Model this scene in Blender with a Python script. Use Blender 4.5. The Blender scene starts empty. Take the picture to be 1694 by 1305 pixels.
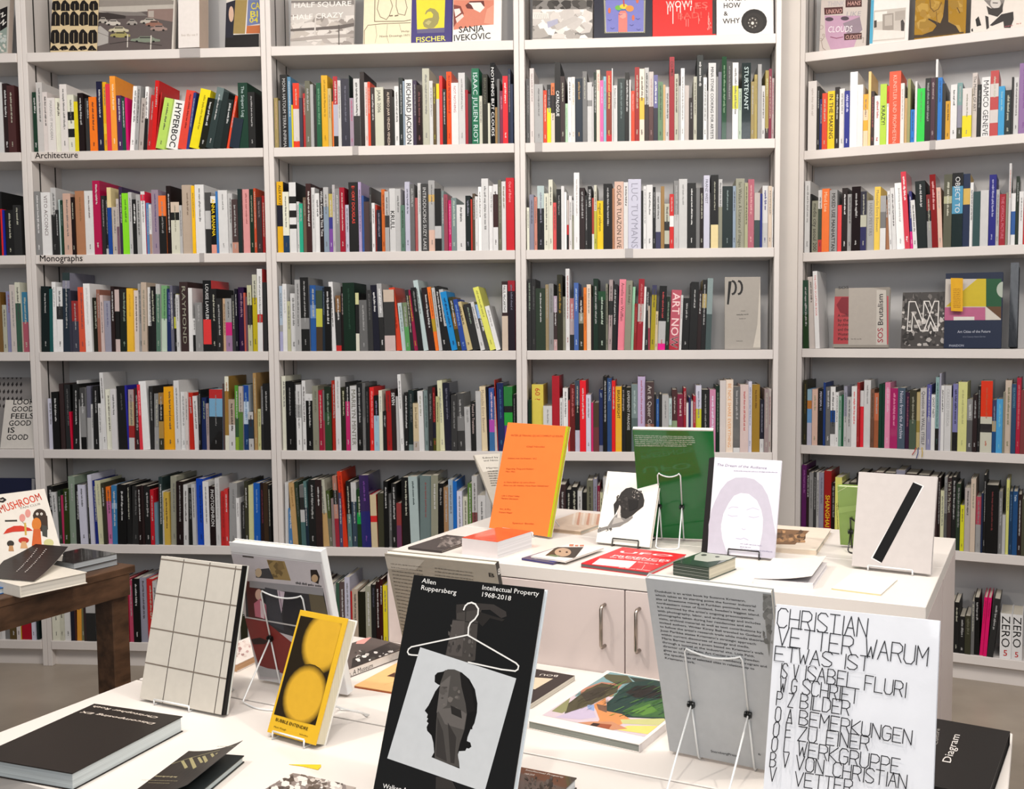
import bpy, math, random
from mathutils import Vector, Matrix
sin, cos, pi = math.sin, math.cos, math.pi
C = bpy.context.scene.collection
SC = bpy.context.scene
# ------------------------------------------------------------------ camera, world, lights, exposure
IW, IH = 1694, 1305
F, CX, CY = 1674.0, 957.66, 671.66
YAW, PIT, ROL, CH = -0.073794, -0.071156, -0.0043424, 1.41082
fw = Vector((sin(YAW)*cos(PIT), cos(YAW)*cos(PIT), sin(PIT)))
r0 = Vector((cos(YAW), -sin(YAW), 0)); u0 = r0.cross(fw)
RT = cos(ROL)*r0 + sin(ROL)*u0; UP = -sin(ROL)*r0 + cos(ROL)*u0
cam = bpy.data.cameras.new('camera'); co = bpy.data.objects.new('camera', cam); C.objects.link(co)
co.matrix_world = Matrix(((RT.x, UP.x, -fw.x, 0), (RT.y, UP.y, -fw.y, 0), (RT.z, UP.z, -fw.z, CH), (0, 0, 0, 1)))
cam.sensor_fit = 'HORIZONTAL'; cam.sensor_width = 36; cam.lens = F*36/IW
cam.shift_x = (IW/2-CX)/IW; cam.shift_y = (CY-IH/2)/IW; cam.clip_start = .02
SC.camera = co
SC.view_settings.view_transform = 'Standard'; SC.view_settings.look = 'None'
SC.view_settings.gamma = 1; SC.view_settings.use_curve_mapping = False
SC.view_settings.exposure = .24
w = bpy.data.worlds.new('room_light'); SC.world = w; w.use_nodes = True
w.node_tree.nodes['Background'].inputs[0].default_value = (.97, .97, 1.0, 1)
w.node_tree.nodes['Background'].inputs[1].default_value = .24
def lamp(kind, name, loc, target, energy, color, size=.3, spot=60, blend=.5, sizey=None):
    l = bpy.data.lights.new(name, kind); l.energy = energy; l.color = color
    if kind == 'AREA':
        l.size = size
        if sizey: l.shape = 'RECTANGLE'; l.size_y = sizey
    else: l.shadow_soft_size = size
    if kind == 'SPOT': l.spot_size = math.radians(spot); l.spot_blend = blend
    o = bpy.data.objects.new(name, l); C.objects.link(o); o.location = loc
    o.rotation_euler = (Vector(target)-Vector(loc)).to_track_quat('-Z', 'Y').to_euler()
    return o
lamp('AREA', 'ceiling_panel_light', (-.9, 1.7, 3.6), (-.9, 3.6, .8), 62, (1, .93, .86), 2.6, sizey=.7)
lamp('AREA', 'ceiling_panel_light', (1.3, 1.5, 3.6), (1.1, 3.6, .8), 34, (1, .93, .86), 1.2, sizey=.7)
lamp('AREA', 'front_fill_light', (.2, -1.2, 2.6), (0, 3.0, .8), 34, (.95, .97, 1), 2.2, sizey=1.4)  # added cool fill from behind the camera, not an actual window
lamp('SPOT', 'track_spot', (-1.7, 1.3, 3.3), (-.4, 2.3, .7), 105, (1, .91, .82), .05, 62, .7)
lamp('SPOT', 'track_spot', (1.5, 1.2, 3.3), (.3, 2.4, .8), 105, (1, .91, .82), .05, 62, .7)
lamp('SPOT', 'track_spot', (-.2, .5, 3.3), (-.4, 1.9, .6), 75, (1, .91, .82), .05, 60, .7)
lamp('SPOT', 'track_spot', (-1.6, 1.9, 3.15), (-1.9, 4.1, 2.55), 44, (1, .88, .74), .06, 62, .8)
lamp('SPOT', 'track_spot', (0, 1.9, 3.15), (-.1, 4.1, 2.55), 44, (1, .88, .74), .06, 62, .8)
lamp('SPOT', 'track_spot', (1.2, 1.9, 3.15), (1.3, 4.1, 2.55), 44, (1, .88, .74), .06, 62, .8)
# ------------------------------------------------------------------ picture measurements to points in the room
def ray(px, py): return fw + RT*((px-CX)/F) - UP*((py-CY)/F)
EYE = Vector((0, 0, CH))
def onz(px, py, z):
    d = ray(px, py); return EYE + d*((z-CH)/d.z)
def onpl(px, py, P, n):
    d = ray(px, py); return EYE + d*((P-EYE).dot(n)/d.dot(n))
def pr(P):
    q = P-EYE; z = q.dot(fw); return CX+F*q.dot(RT)/z, CY-F*q.dot(UP)/z
# ------------------------------------------------------------------ colours and materials
ALB = .85
VERB = False
def lin(c): return c/12.92 if c <= .04045 else ((c+.055)/1.055)**2.4
NEUT = {'fee': 'f4efec', 'edd': 'e6dedb', 'dcd': 'd4d1cf', 'ecc': 'e0ccc8', 'dcc': 'd6cdc8', 'fef': 'f1eff0', 'cbc': 'c8c5c6', 'cbb': 'c8bfba'}
def hx(s):
    if isinstance(s, tuple): return s
    s = NEUT.get(s, s)
    if len(s) == 3: v = [int(c, 16)/15 for c in s]
    else: v = [int(s[i:i+2], 16)/255 for i in (0, 2, 4)]
    return (*[lin(c)**1.1*ALB for c in v], 1)
def mixc(a, b, t): return tuple(a[i]*(1-t)+b[i]*t for i in range(4))
def mat(name, col=None, rough=.5, metal=0, noise=.06, scale=30, coat=0, stretch=None, col2=None, attr=False, bump=0, trans=0, contrast=None):
    m = bpy.data.materials.new(name); m.use_nodes = True; nt = m.node_tree; N = nt.nodes; L = nt.links
    b = N['Principled BSDF']; b.inputs['Roughness'].default_value = rough; b.inputs['Metallic'].default_value = metal
    b.inputs['Coat Weight'].default_value = coat; b.inputs['Specular IOR Level'].default_value = .28 if attr else .45
    if trans: b.inputs['Transmission Weight'].default_value = trans
    tc = N.new('ShaderNodeTexCoord'); mp = N.new('ShaderNodeMapping'); L.new(tc.outputs['Object'], mp.inputs[0])
    if stretch: mp.inputs['Scale'].default_value = stretch
    nz = N.new('ShaderNodeTexNoise'); nz.inputs['Scale'].default_value = scale; nz.inputs['Detail'].default_value = 5
    L.new(mp.outputs[0], nz.inputs[0])
    rp = N.new('ShaderNodeMapRange'); L.new(nz.outputs[0], rp.inputs[0])
    lo, hi = contrast or (.3, .7)
    rp.inputs[1].default_value = lo; rp.inputs[2].default_value = hi
    if col2:
        mx = N.new('ShaderNodeMix'); mx.data_type = 'RGBA'; L.new(rp.outputs[0], mx.inputs[0])
        mx.inputs[6].default_value = hx(col); mx.inputs[7].default_value = hx(col2)
    else:
        rp.inputs[3].default_value = 1-noise; rp.inputs[4].default_value = 1
        mx = N.new('ShaderNodeMix'); mx.data_type = 'RGBA'; mx.blend_type = 'MULTIPLY'; mx.inputs[0].default_value = 1
        L.new(rp.outputs[0], mx.inputs[7])
        if attr:
            at = N.new('ShaderNodeAttribute'); at.attribute_name = 'Col'; L.new(at.outputs[0], mx.inputs[6])
        else: mx.inputs[6].default_value = hx(col)
    L.new(mx.outputs[2], b.inputs['Base Color'])
    if bump:
        bp = N.new('ShaderNodeBump'); bp.inputs['Strength'].default_value = bump; bp.inputs['Distance'].default_value = .002
        L.new(nz.outputs[0], bp.inputs['Height']); L.new(bp.outputs[0], b.inputs['Normal'])
    return m
M_PRINT = mat('printed_paper', attr=True, rough=.42, noise=.05, scale=60)
M_GLOSS = mat('shrink_wrapped_print', attr=True, rough=.16, noise=.04, scale=25, coat=.5, bump=.25)
M_PAGES = mat('page_edges', attr=True, rough=.8, noise=.3, scale=1, stretch=(3, 3, 900))
M_PAGESV = mat('page_edges_upright', attr=True, rough=.8, noise=.22, scale=1, stretch=(700, 700, 3))
M_WHITE = mat('white_lacquer', 'e9e3dd', rough=.38, noise=.04, scale=5)
M_BOARD = mat('white_painted_shelf_board', 'ebe5e1', rough=.45, noise=.05, scale=7)
M_BACK = mat('white_back_panel', 'd9d9da', rough=.6, noise=.05, scale=4)
M_WALL = mat('white_wall_paint', 'f6f0ea', rough=.8, noise=.04, scale=8, bump=.1)
M_PINK = mat('white_cabinet_door', 'e0d3cf', rough=.4, noise=.05, scale=4)
M_FLOOR = mat('polished_concrete', 'b5a99b', col2='91877a', rough=.35, scale=2.2, bump=.05)
M_WOOD = mat('dark_walnut', '6d503a', col2='45301f', rough=.45, scale=6, stretch=(8, 1, 8), bump=.1)
M_GAP = mat('shadow_gap', '2b2522', rough=.8)
M_STD = mat('dark_shelf_standard', '4a4744', rough=.5, metal=.5)
M_WIREW = mat('white_coated_wire', 'f2f4f4', rough=.3, coat=.4)
M_WIREB = mat('black_coated_wire', '1a1a1a', rough=.3, coat=.4)
M_STEEL = mat('brushed_steel', 'b9aea4', rough=.28, metal=1, noise=.1, scale=80)
M_KNOB = mat('dark_metal_knob', '3a3c3c', rough=.35, metal=.8)
M_CLEAR = mat('frosted_acrylic', 'dcd6d4', rough=.25, noise=.03, trans=.35)
# ------------------------------------------------------------------ mesh building
class MB:
    def __init__(s): s.v = []; s.f = []; s.c = []; s.lay = 0
    def face(s, pts, col='fff'):
        i = len(s.v); s.v += [Vector(p) for p in pts]; s.f.append(list(range(i, i+len(pts)))); s.c.append(hx(col))
    def box(s, O, ex, ey, ez, col='fff', cols=None):
        """corner O and three edge vectors; cols = colour per face (x0,x1,y0,y1,z0,z1)"""
        i = len(s.v); O = Vector(O)
        for k in range(8): s.v.append(O + ex*(k & 1) + ey*((k >> 1) & 1) + ez*(k >> 2))
        q = [(0, 4, 6, 2), (1, 3, 7, 5), (0, 1, 5, 4), (2, 6, 7, 3), (0, 2, 3, 1), (4, 5, 7, 6)]
        flip = ex.cross(ey).dot(ez) < 0
        for j, a in enumerate(q):
            a = [i+t for t in a]
            s.f.append(a[::-1] if flip else a); s.c.append(hx(cols[j] if cols else col))
    def bevbox(s, O, ex, ey, ez, r=.002, col='fff'):
        """box with chamfered edges"""
        O = Vector(O); L = [ex.length, ey.length, ez.length]; d = [ex.normalized(), ey.normalized(), ez.normalized()]
        r = min(r, min(L)*.3); idx = {}
        flip = ex.cross(ey).dot(ez) < 0; base = len(s.v)
        for k in range(8):
            for ax in range(3):
                p = O.copy()
                for m in range(3):
                    e = (k >> m) & 1; t = L[m] if e else 0
                    if m != ax: t += -r if e else r
                    p += d[m]*t
                idx[(k, ax)] = len(s.v); s.v.append(p)
        cc = hx(col)
        def add(f): s.f.append(f[::-1] if flip else f); s.c.append(cc)
        for ax in range(3):
            a, b = (ax+1) % 3, (ax+2) % 3
            for e in (0, 1):
                ks = [(e << ax) | (i << a) | (j << b) for i, j in ((0, 0), (1, 0), (1, 1), (0, 1))]
                f = [idx[(k, ax)] for k in ks]; add(f if e else f[::-1])
            for i in (0, 1):
                for j in (0, 1):
                    k0 = (i << a) | (j << b); k1 = k0 | (1 << ax)
                    f = [idx[(k0, a)], idx[(k1, a)], idx[(k1, b)], idx[(k0, b)]]
                    add(f if (i ^ j) else f[::-1])
        for k in range(8):
            f = [idx[(k, 0)], idx[(k, 1)], idx[(k, 2)]]
            add(f if bin(k).count('1') % 2 else f[::-1])
    def tube(s, pts, r, n=8, col='fff', closed=False):
        pts = [Vector(p) for p in pts]; N = len(pts); rings = []; prev = None
        for i, p in enumerate(pts):
            if closed: t = pts[(i+1) % N]-pts[i-1]
            else: t = pts[min(i+1, N-1)]-pts[max(i-1, 0)]
            t.normalize()
            a = prev if prev is not None else (Vector((0, 0, 1)) if abs(t.z) < .9 else Vector((1, 0, 0)))
            b = t.cross(a).normalized(); a = b.cross(t).normalized(); prev = a
            rings.append(len(s.v))
            for k in range(n): s.v.append(p + (a*cos(2*pi*k/n) + b*sin(2*pi*k/n))*r)
        cc = hx(col)
        for i in range(N if closed else N-1):
            A, B = rings[i], rings[(i+1) % N]
            for k in range(n): s.f.append([A+k, A+(k+1) % n, B+(k+1) % n, B+k]); s.c.append(cc)
        if not closed:
            s.f.append([rings[0]+k for k in range(n)][::-1]); s.c.append(cc)
            s.f.append([rings[-1]+k for k in range(n)]); s.c.append(cc)
    def build(s, name, m, parent=None, origin=None, smooth=False):
        o0 = Vector(origin) if origin is not None else Vector((0, 0, 0))
        me = bpy.data.meshes.new(name); me.from_pydata([tuple(p-o0) for p in s.v], [], s.f)
        ca = me.color_attributes.new('Col', 'FLOAT_COLOR', 'CORNER')
        buf = []
        for f, c in zip(s.f, s.c): buf += list(c)*len(f)
        ca.data.foreach_set('color', buf)
        if smooth: me.polygons.foreach_set('use_smooth', [True]*len(me.polygons))
        me.materials.append(m); me.update()
        o = bpy.data.objects.new(name, me); C.objects.link(o)
        if parent is not None: o.parent = parent
        elif origin is not None: o.location = o0
        return o
def tag(o, label=None, cat=None, group=None, kind=None):
    if label: o['label'] = label
    if cat: o['category'] = cat
    if group: o['group'] = group
    if kind: o['kind'] = kind
    return o
def empty(name, loc, label, cat, group=None):
    o = bpy.data.objects.new(name, None); C.objects.link(o); o.location = loc; o.empty_display_size = .05
    return tag(o, label, cat, group)
V = Vector
X, Y, Z = V((1, 0, 0)), V((0, 1, 0)), V((0, 0, 1))
# ------------------------------------------------------------------ lettering from the built-in font
CHARS = "ABCDEFGHIJKLMNOPQRSTUVWXYZabcdefghijklmnopqrstuvwxyz0123456789&,.!-'/+?:()"
GL = {}
def make_glyphs():
    tmp = []
    for bold in (0, 1):
        for ch in CHARS+' ':
            for form in (0, 1):
                c = bpy.data.curves.new('g', 'FONT'); c.body = ch if form == 0 else '|'+ch+'|'
                c.resolution_u = 2; c.offset = .012 if bold else 0; c.fill_mode = 'BOTH'
                o = bpy.data.objects.new('g', c); C.objects.link(o); tmp.append((bold, ch, form, o))
        c = bpy.data.curves.new('g', 'FONT'); c.body = '||'; c.offset = .012 if bold else 0
        o = bpy.data.objects.new('g', c); C.objects.link(o); tmp.append((bold, 'bar', 1, o))
    dg = bpy.context.evaluated_depsgraph_get(); wid = {}
    for bold, ch, form, o in tmp:
        ev = o.evaluated_get(dg); me = ev.to_mesh(); vs = [v.co for v in me.vertices]
        if form == 0: GL[(bold, ch)] = ([(v.x, v.y) for v in vs], [list(p.vertices) for p in me.polygons])
        else: wid[(bold, ch)] = max(v.x for v in vs)-min(v.x for v in vs)
        ev.to_mesh_clear()
    for bold in (0, 1):
        for ch in CHARS+' ': GL[(bold, ch, 'w')] = wid[(bold, ch)]-wid[(bold, 'bar')]
    for t in tmp:
        c = t[3].data; bpy.data.objects.remove(t[3]); bpy.data.curves.remove(c)
make_glyphs()
for ch in 'MW':
    vs, fs = GL[(0, ch)]; n0 = len(vs)
    GL[(1, ch)] = (vs+[(x+.022, y) for x, y in vs], fs+[[k+n0 for k in f] for f in fs])
def textw(s, bold=0): return sum(GL.get((bold, c, 'w'), .5) for c in s)
def text(mb, s, P, dx, dy, size, col, bold=0, stretch=1, shear=0, align='l', outline=False):
    """lettering on the plane through P spanned by unit vectors dx (reading direction) and dy (up)"""
    x = 0; W = textw(s, bold)*size*stretch
    if align == 'c': x = -W/2
    if align == 'r': x = -W
    cc = hx(col)
    for ch in s:
        g = GL.get((bold, ch))
        if g is None: g = GL.get((bold, ch.upper()), ([], []))
        i = len(mb.v)
        for gx, gy in g[0]: mb.v.append(P + dx*(x+(gx+shear*gy)*size*stretch) + dy*(gy*size))
        for f in g[1]: mb.f.append([i+k for k in f]); mb.c.append(cc)
        x += GL.get((bold, ch, 'w'), .5)*size*stretch
def ticks(mb, P, dx, dy, length, size, col, rnd):
    """print too small to read: word-like rows of fine strokes"""
    x = 0
    while x < length:
        wl = size*rnd.uniform(1.4, 4.2); e = min(x+wl, length)
        while x < e:
            cw = size*rnd.uniform(.18, .42); h = size*(.62 if rnd.random() < .7 else .9)
            y = 0 if rnd.random() < .85 else -size*.2
            mb.face([P+dx*x+dy*y, P+dx*(x+cw)+dy*y, P+dx*(x+cw)+dy*h, P+dx*x+dy*h], col); x += cw+size*.13
        x += size*.4
# ------------------------------------------------------------------ printed pictures on a flat cover
class Art:
    """draws on the rectangle O, u*W, v*H with outward normal n; coordinates 0..1 from the lower left corner"""
    def __init__(s, fr, lift=.0003): s.O, s.u, s.v, s.n, s.W, s.H = fr; s.mb = MB(); s.z = lift; s.clip = (0, 0, 1, 1); s.step = .000012
    def P(s, a, b): return s.O + s.u*(a*s.W) + s.v*(b*s.H) + s.n*s.z
    def poly(s, pts, col):
        x0, y0, x1, y1 = s.clip
        for ax, lim, sg in ((0, x0, 1), (0, x1, -1), (1, y0, 1), (1, y1, -1)):
            out = []
            for i in range(len(pts)):
                p, q = pts[i-1], pts[i]; ip = (p[ax]-lim)*sg >= 0; iq = (q[ax]-lim)*sg >= 0
                if ip != iq:
                    t = (lim-p[ax])/(q[ax]-p[ax]); out.append((p[0]+(q[0]-p[0])*t, p[1]+(q[1]-p[1])*t))
                if iq: out.append(q)
            pts = out
            if len(pts) < 3: return
        s.z += s.step; s.mb.face([s.P(*p) for p in pts], col)
    def rect(s, a, b, c, d, col): s.poly([(a, b), (c, b), (c, d), (a, d)], col)
    def ell(s, cx, cy, rx, ry, col, n=20, rot=0):
        k = s.W/s.H; r = []
        for i in range(n):
            x, y = rx*cos(2*pi*i/n), ry*sin(2*pi*i/n)
            X_, Y_ = x*cos(rot)-y/k*sin(rot), x*k*sin(rot)+y*cos(rot)
            r.append((cx+X_, cy+Y_))
        s.poly(r, col)
    def grad(s, cx, cy, rx, ry, c0, c1, n=9, spread=.35, rot=0):
        a, b = hx(c0), hx(c1)
        for i in range(n):
            t = i/(n-1); k = 1+spread*(1-t); s.ell(cx, cy, rx*k, ry*k, mixc(a, b, t), 26, rot)
    def line(s, pts, wd, col):
        for p, q in zip(pts, pts[1:]):
            d = V(((q[0]-p[0])*s.W, (q[1]-p[1])*s.H)); L = d.length
            if L < 1e-7: continue
            d /= L; nx, ny = -d.y*wd/2/s.W, d.x*wd/2/s.H; ex, ey = d.x*wd*.35/s.W, d.y*wd*.35/s.H
            s.poly([(p[0]+nx-ex, p[1]+ny-ey), (p[0]-nx-ex, p[1]-ny-ey), (q[0]-nx+ex, q[1]-ny+ey), (q[0]+nx+ex, q[1]+ny+ey)], col)
    def blobs(s, a, b, c, d, cols, n, size, seed=1, asp=1):
        r = random.Random(seed); old = s.clip; s.clip = (max(a, old[0]), max(b, old[1]), min(c, old[2]), min(d, old[3]))
        for i in range(n):
            x, y = r.uniform(a, c), r.uniform(b, d); m = r.randint(4, 7); sz = size*r.uniform(.4, 1.3); ph = r.uniform(0, 6)
            s.poly([(x+cos(ph+2*pi*k/m)*sz*r.uniform(.6, 1.2)*asp, y+sin(ph+2*pi*k/m)*sz*r.uniform(.6, 1.2)*s.W/s.H) for k in range(m)], r.choice(cols))
        s.clip = old
    def text(s, a, b, size, st, col, bold=0, stretch=1, shear=0, align='l', rot=0):
        s.z += s.step; dx = s.u*cos(rot)+s.v*sin(rot); dy = -s.u*sin(rot)+s.v*cos(rot)
        text(s.mb, st, s.P(a, b), dx, dy, size, col, bold, stretch, shear, align)
    def ticks(s, a, b, length, size, col, seed=1, rot=0):
        s.z += s.step; dx = s.u*cos(rot)+s.v*sin(rot); dy = -s.u*sin(rot)+s.v*cos(rot)
        ticks(s.mb, s.P(a, b), dx, dy, length, size, col, random.Random(seed))
    def done(s, parent, origin, name='cover_print', m=None, label=None):
        o = s.mb.build(name, m or M_PRINT, parent, origin)
        if label: o['label'] = label
        if name == 'cover_lettering': o['kind'] = 'stuff'
        return o
# ------------------------------------------------------------------ bookcases (setting out)
DIST, BW, PW, X3L = 4.07, .98604, .04308, -.51166
ZS = {1: 2.5721, 2: 2.1707, 3: 1.7479, 4: 1.3448, 5: .9341, 6: .5307, 7: .1106}
ZS[0] = 2.98; BT = .0373; DEP = .2163; ZTOP = 3.25
PHI = -.36320
class Bay:
    def __init__(s, o, a): s.o = V((*o, 0)); s.a = V((*a, 0)); s.b = V((-s.a.y, s.a.x, 0))
    def P(s, x, y, z): return s.o + s.a*x + s.b*y + Z*z
    def hit(s, px, py, y=.012):
        p = onpl(px, py, s.o+s.b*y, s.b); q = p-s.o; return q.dot(s.a), p.z
    def xat(s, px, z, y=.012):
        py = pr(s.P(BW/2, y, z))[1]
        for _ in range(3):
            x, _z = s.hit(px, py, y); py = pr(s.P(x, y, z))[1]
        return x
BAYS = {3: Bay((X3L, DIST), (1, 0)), 2: Bay((X3L-PW-BW, DIST), (1, 0)), 1: Bay((X3L-2*(PW+BW), DIST), (1, 0)),
        0: Bay((X3L-3*(PW+BW), DIST), (1, 0)), 4: Bay((.62634, DIST+.28727), (cos(PHI), sin(PHI)))}
BAYNAME = {0: 'bay cut by left edge', 1: 'bay labelled Architecture', 2: 'second bay', 3: 'third bay', 4: 'angled right bay'}
BAYNAMES = {0: 'leftmost white bookcase, mostly cut off by the picture edge, behind the walnut table',
            1: 'white bookcase carrying the Architecture and Monographs shelf labels',
            2: 'white bookcase right of the one with shelf labels, leaning books in its middle',
            3: 'white bookcase directly behind the white storage cabinet and green book',
            4: 'white bookcase turned inwards at right, with face-out books on its middle shelf'}
SHN = {1: 'top shelf', 2: 'second shelf', 3: 'third shelf', 4: 'fourth shelf', 5: 'fifth shelf', 6: 'sixth shelf', 7: 'bottom shelf'}
# room shell
def struct(name, mb, m): return tag(mb.build(name, m), kind='structure')
m = MB(); m.box(V((-5.5, -1.5, -.05)), X*9.5, Y*7.5, Z*.05); struct('floor', m, M_FLOOR)
m = MB(); m.box(V((-5.5, DIST+.26, 0)), X*5.95, Y*.1, Z*3.6); struct('wall_back', m, M_WALL)
b4 = BAYS[4]; m = MB(); m.box(b4.P(-.02, .26, 0), b4.a*3.2, b4.b*.1, Z*3.6); struct('wall_right', m, M_WALL)
m = MB(); m.box(b4.P(-PW/2-.1005, .002, 0), b4.a*.1, b4.b*.02, Z*ZTOP); struct('trim_1', m, M_WALL)
# the five bookcases
for k in range(5):
    b = BAYS[k]
    root = empty('bookcase', b.P(BW/2, 0, 0), BAYNAMES[k], 'bookcase', 'white bookcases along the wall'); oc = root.location.copy()
    hp = PW/2-.0006
    for side in (0, 1):
        m = MB(); m.bevbox(b.P(-hp if side == 0 else BW, .004, 0), b.a*hp, b.b*(DEP+.01), Z*ZTOP, .0015); m.build('side_panel', M_BOARD, root, oc)
        m = MB(); xs = .0 if side == 0 else BW-.0016
        for yy in (.055, .165): m.box(b.P(xs, yy, .15), b.a*.0016, b.b*.007, Z*(ZTOP-.16))
        m.build('shelf_standard', M_STD, root, oc)
    m = MB(); m.box(b.P(0, DEP, 0), b.a*BW, b.b*.008, Z*ZTOP); m.build('back_panel', M_BACK, root, oc)
    for z in ZS.values():
        m = MB(); m.bevbox(b.P(.0008, 0, z-BT), b.a*(BW-.0016), b.b*(DEP-.001), Z*BT, .0015); m.build('shelf_board', M_BOARD, root, oc)
    m = MB(); m.box(b.P(0, .03, 0), b.a*BW, b.b*.02, Z*(ZS[7]-BT)); m.build('plinth', M_BOARD, root, oc)
# shelf labels
b = BAYS[1]
for word, k, px, pw in (('Architecture', 2, 58, 71), ('Monographs', 3, 65, 72)):
    x, _ = b.hit(px, pr(b.P(.05, 0, ZS[k]-.02))[1], -.001); x1, _ = b.hit(px+pw, pr(b.P(.2, 0, ZS[k]-.02))[1], -.001)
    m = MB(); sz = (x1-x)/textw(word, 1)
    m.box(b.P(x-.004, -.0007, ZS[k]-.0335), b.a*(x1-x+.008), b.b*.0006, Z*.031, 'e4dcd6')
    text(m, word, b.P(x, -.0009, ZS[k]-.0265), b.a, Z, sz, '332c2a', 1)
    tag(m.build('shelf_label', M_PRINT, None, b.P(x, -.001, ZS[k]-.02)), 'shelf edge label reading %s in dark letters' % word, 'label')
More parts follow.
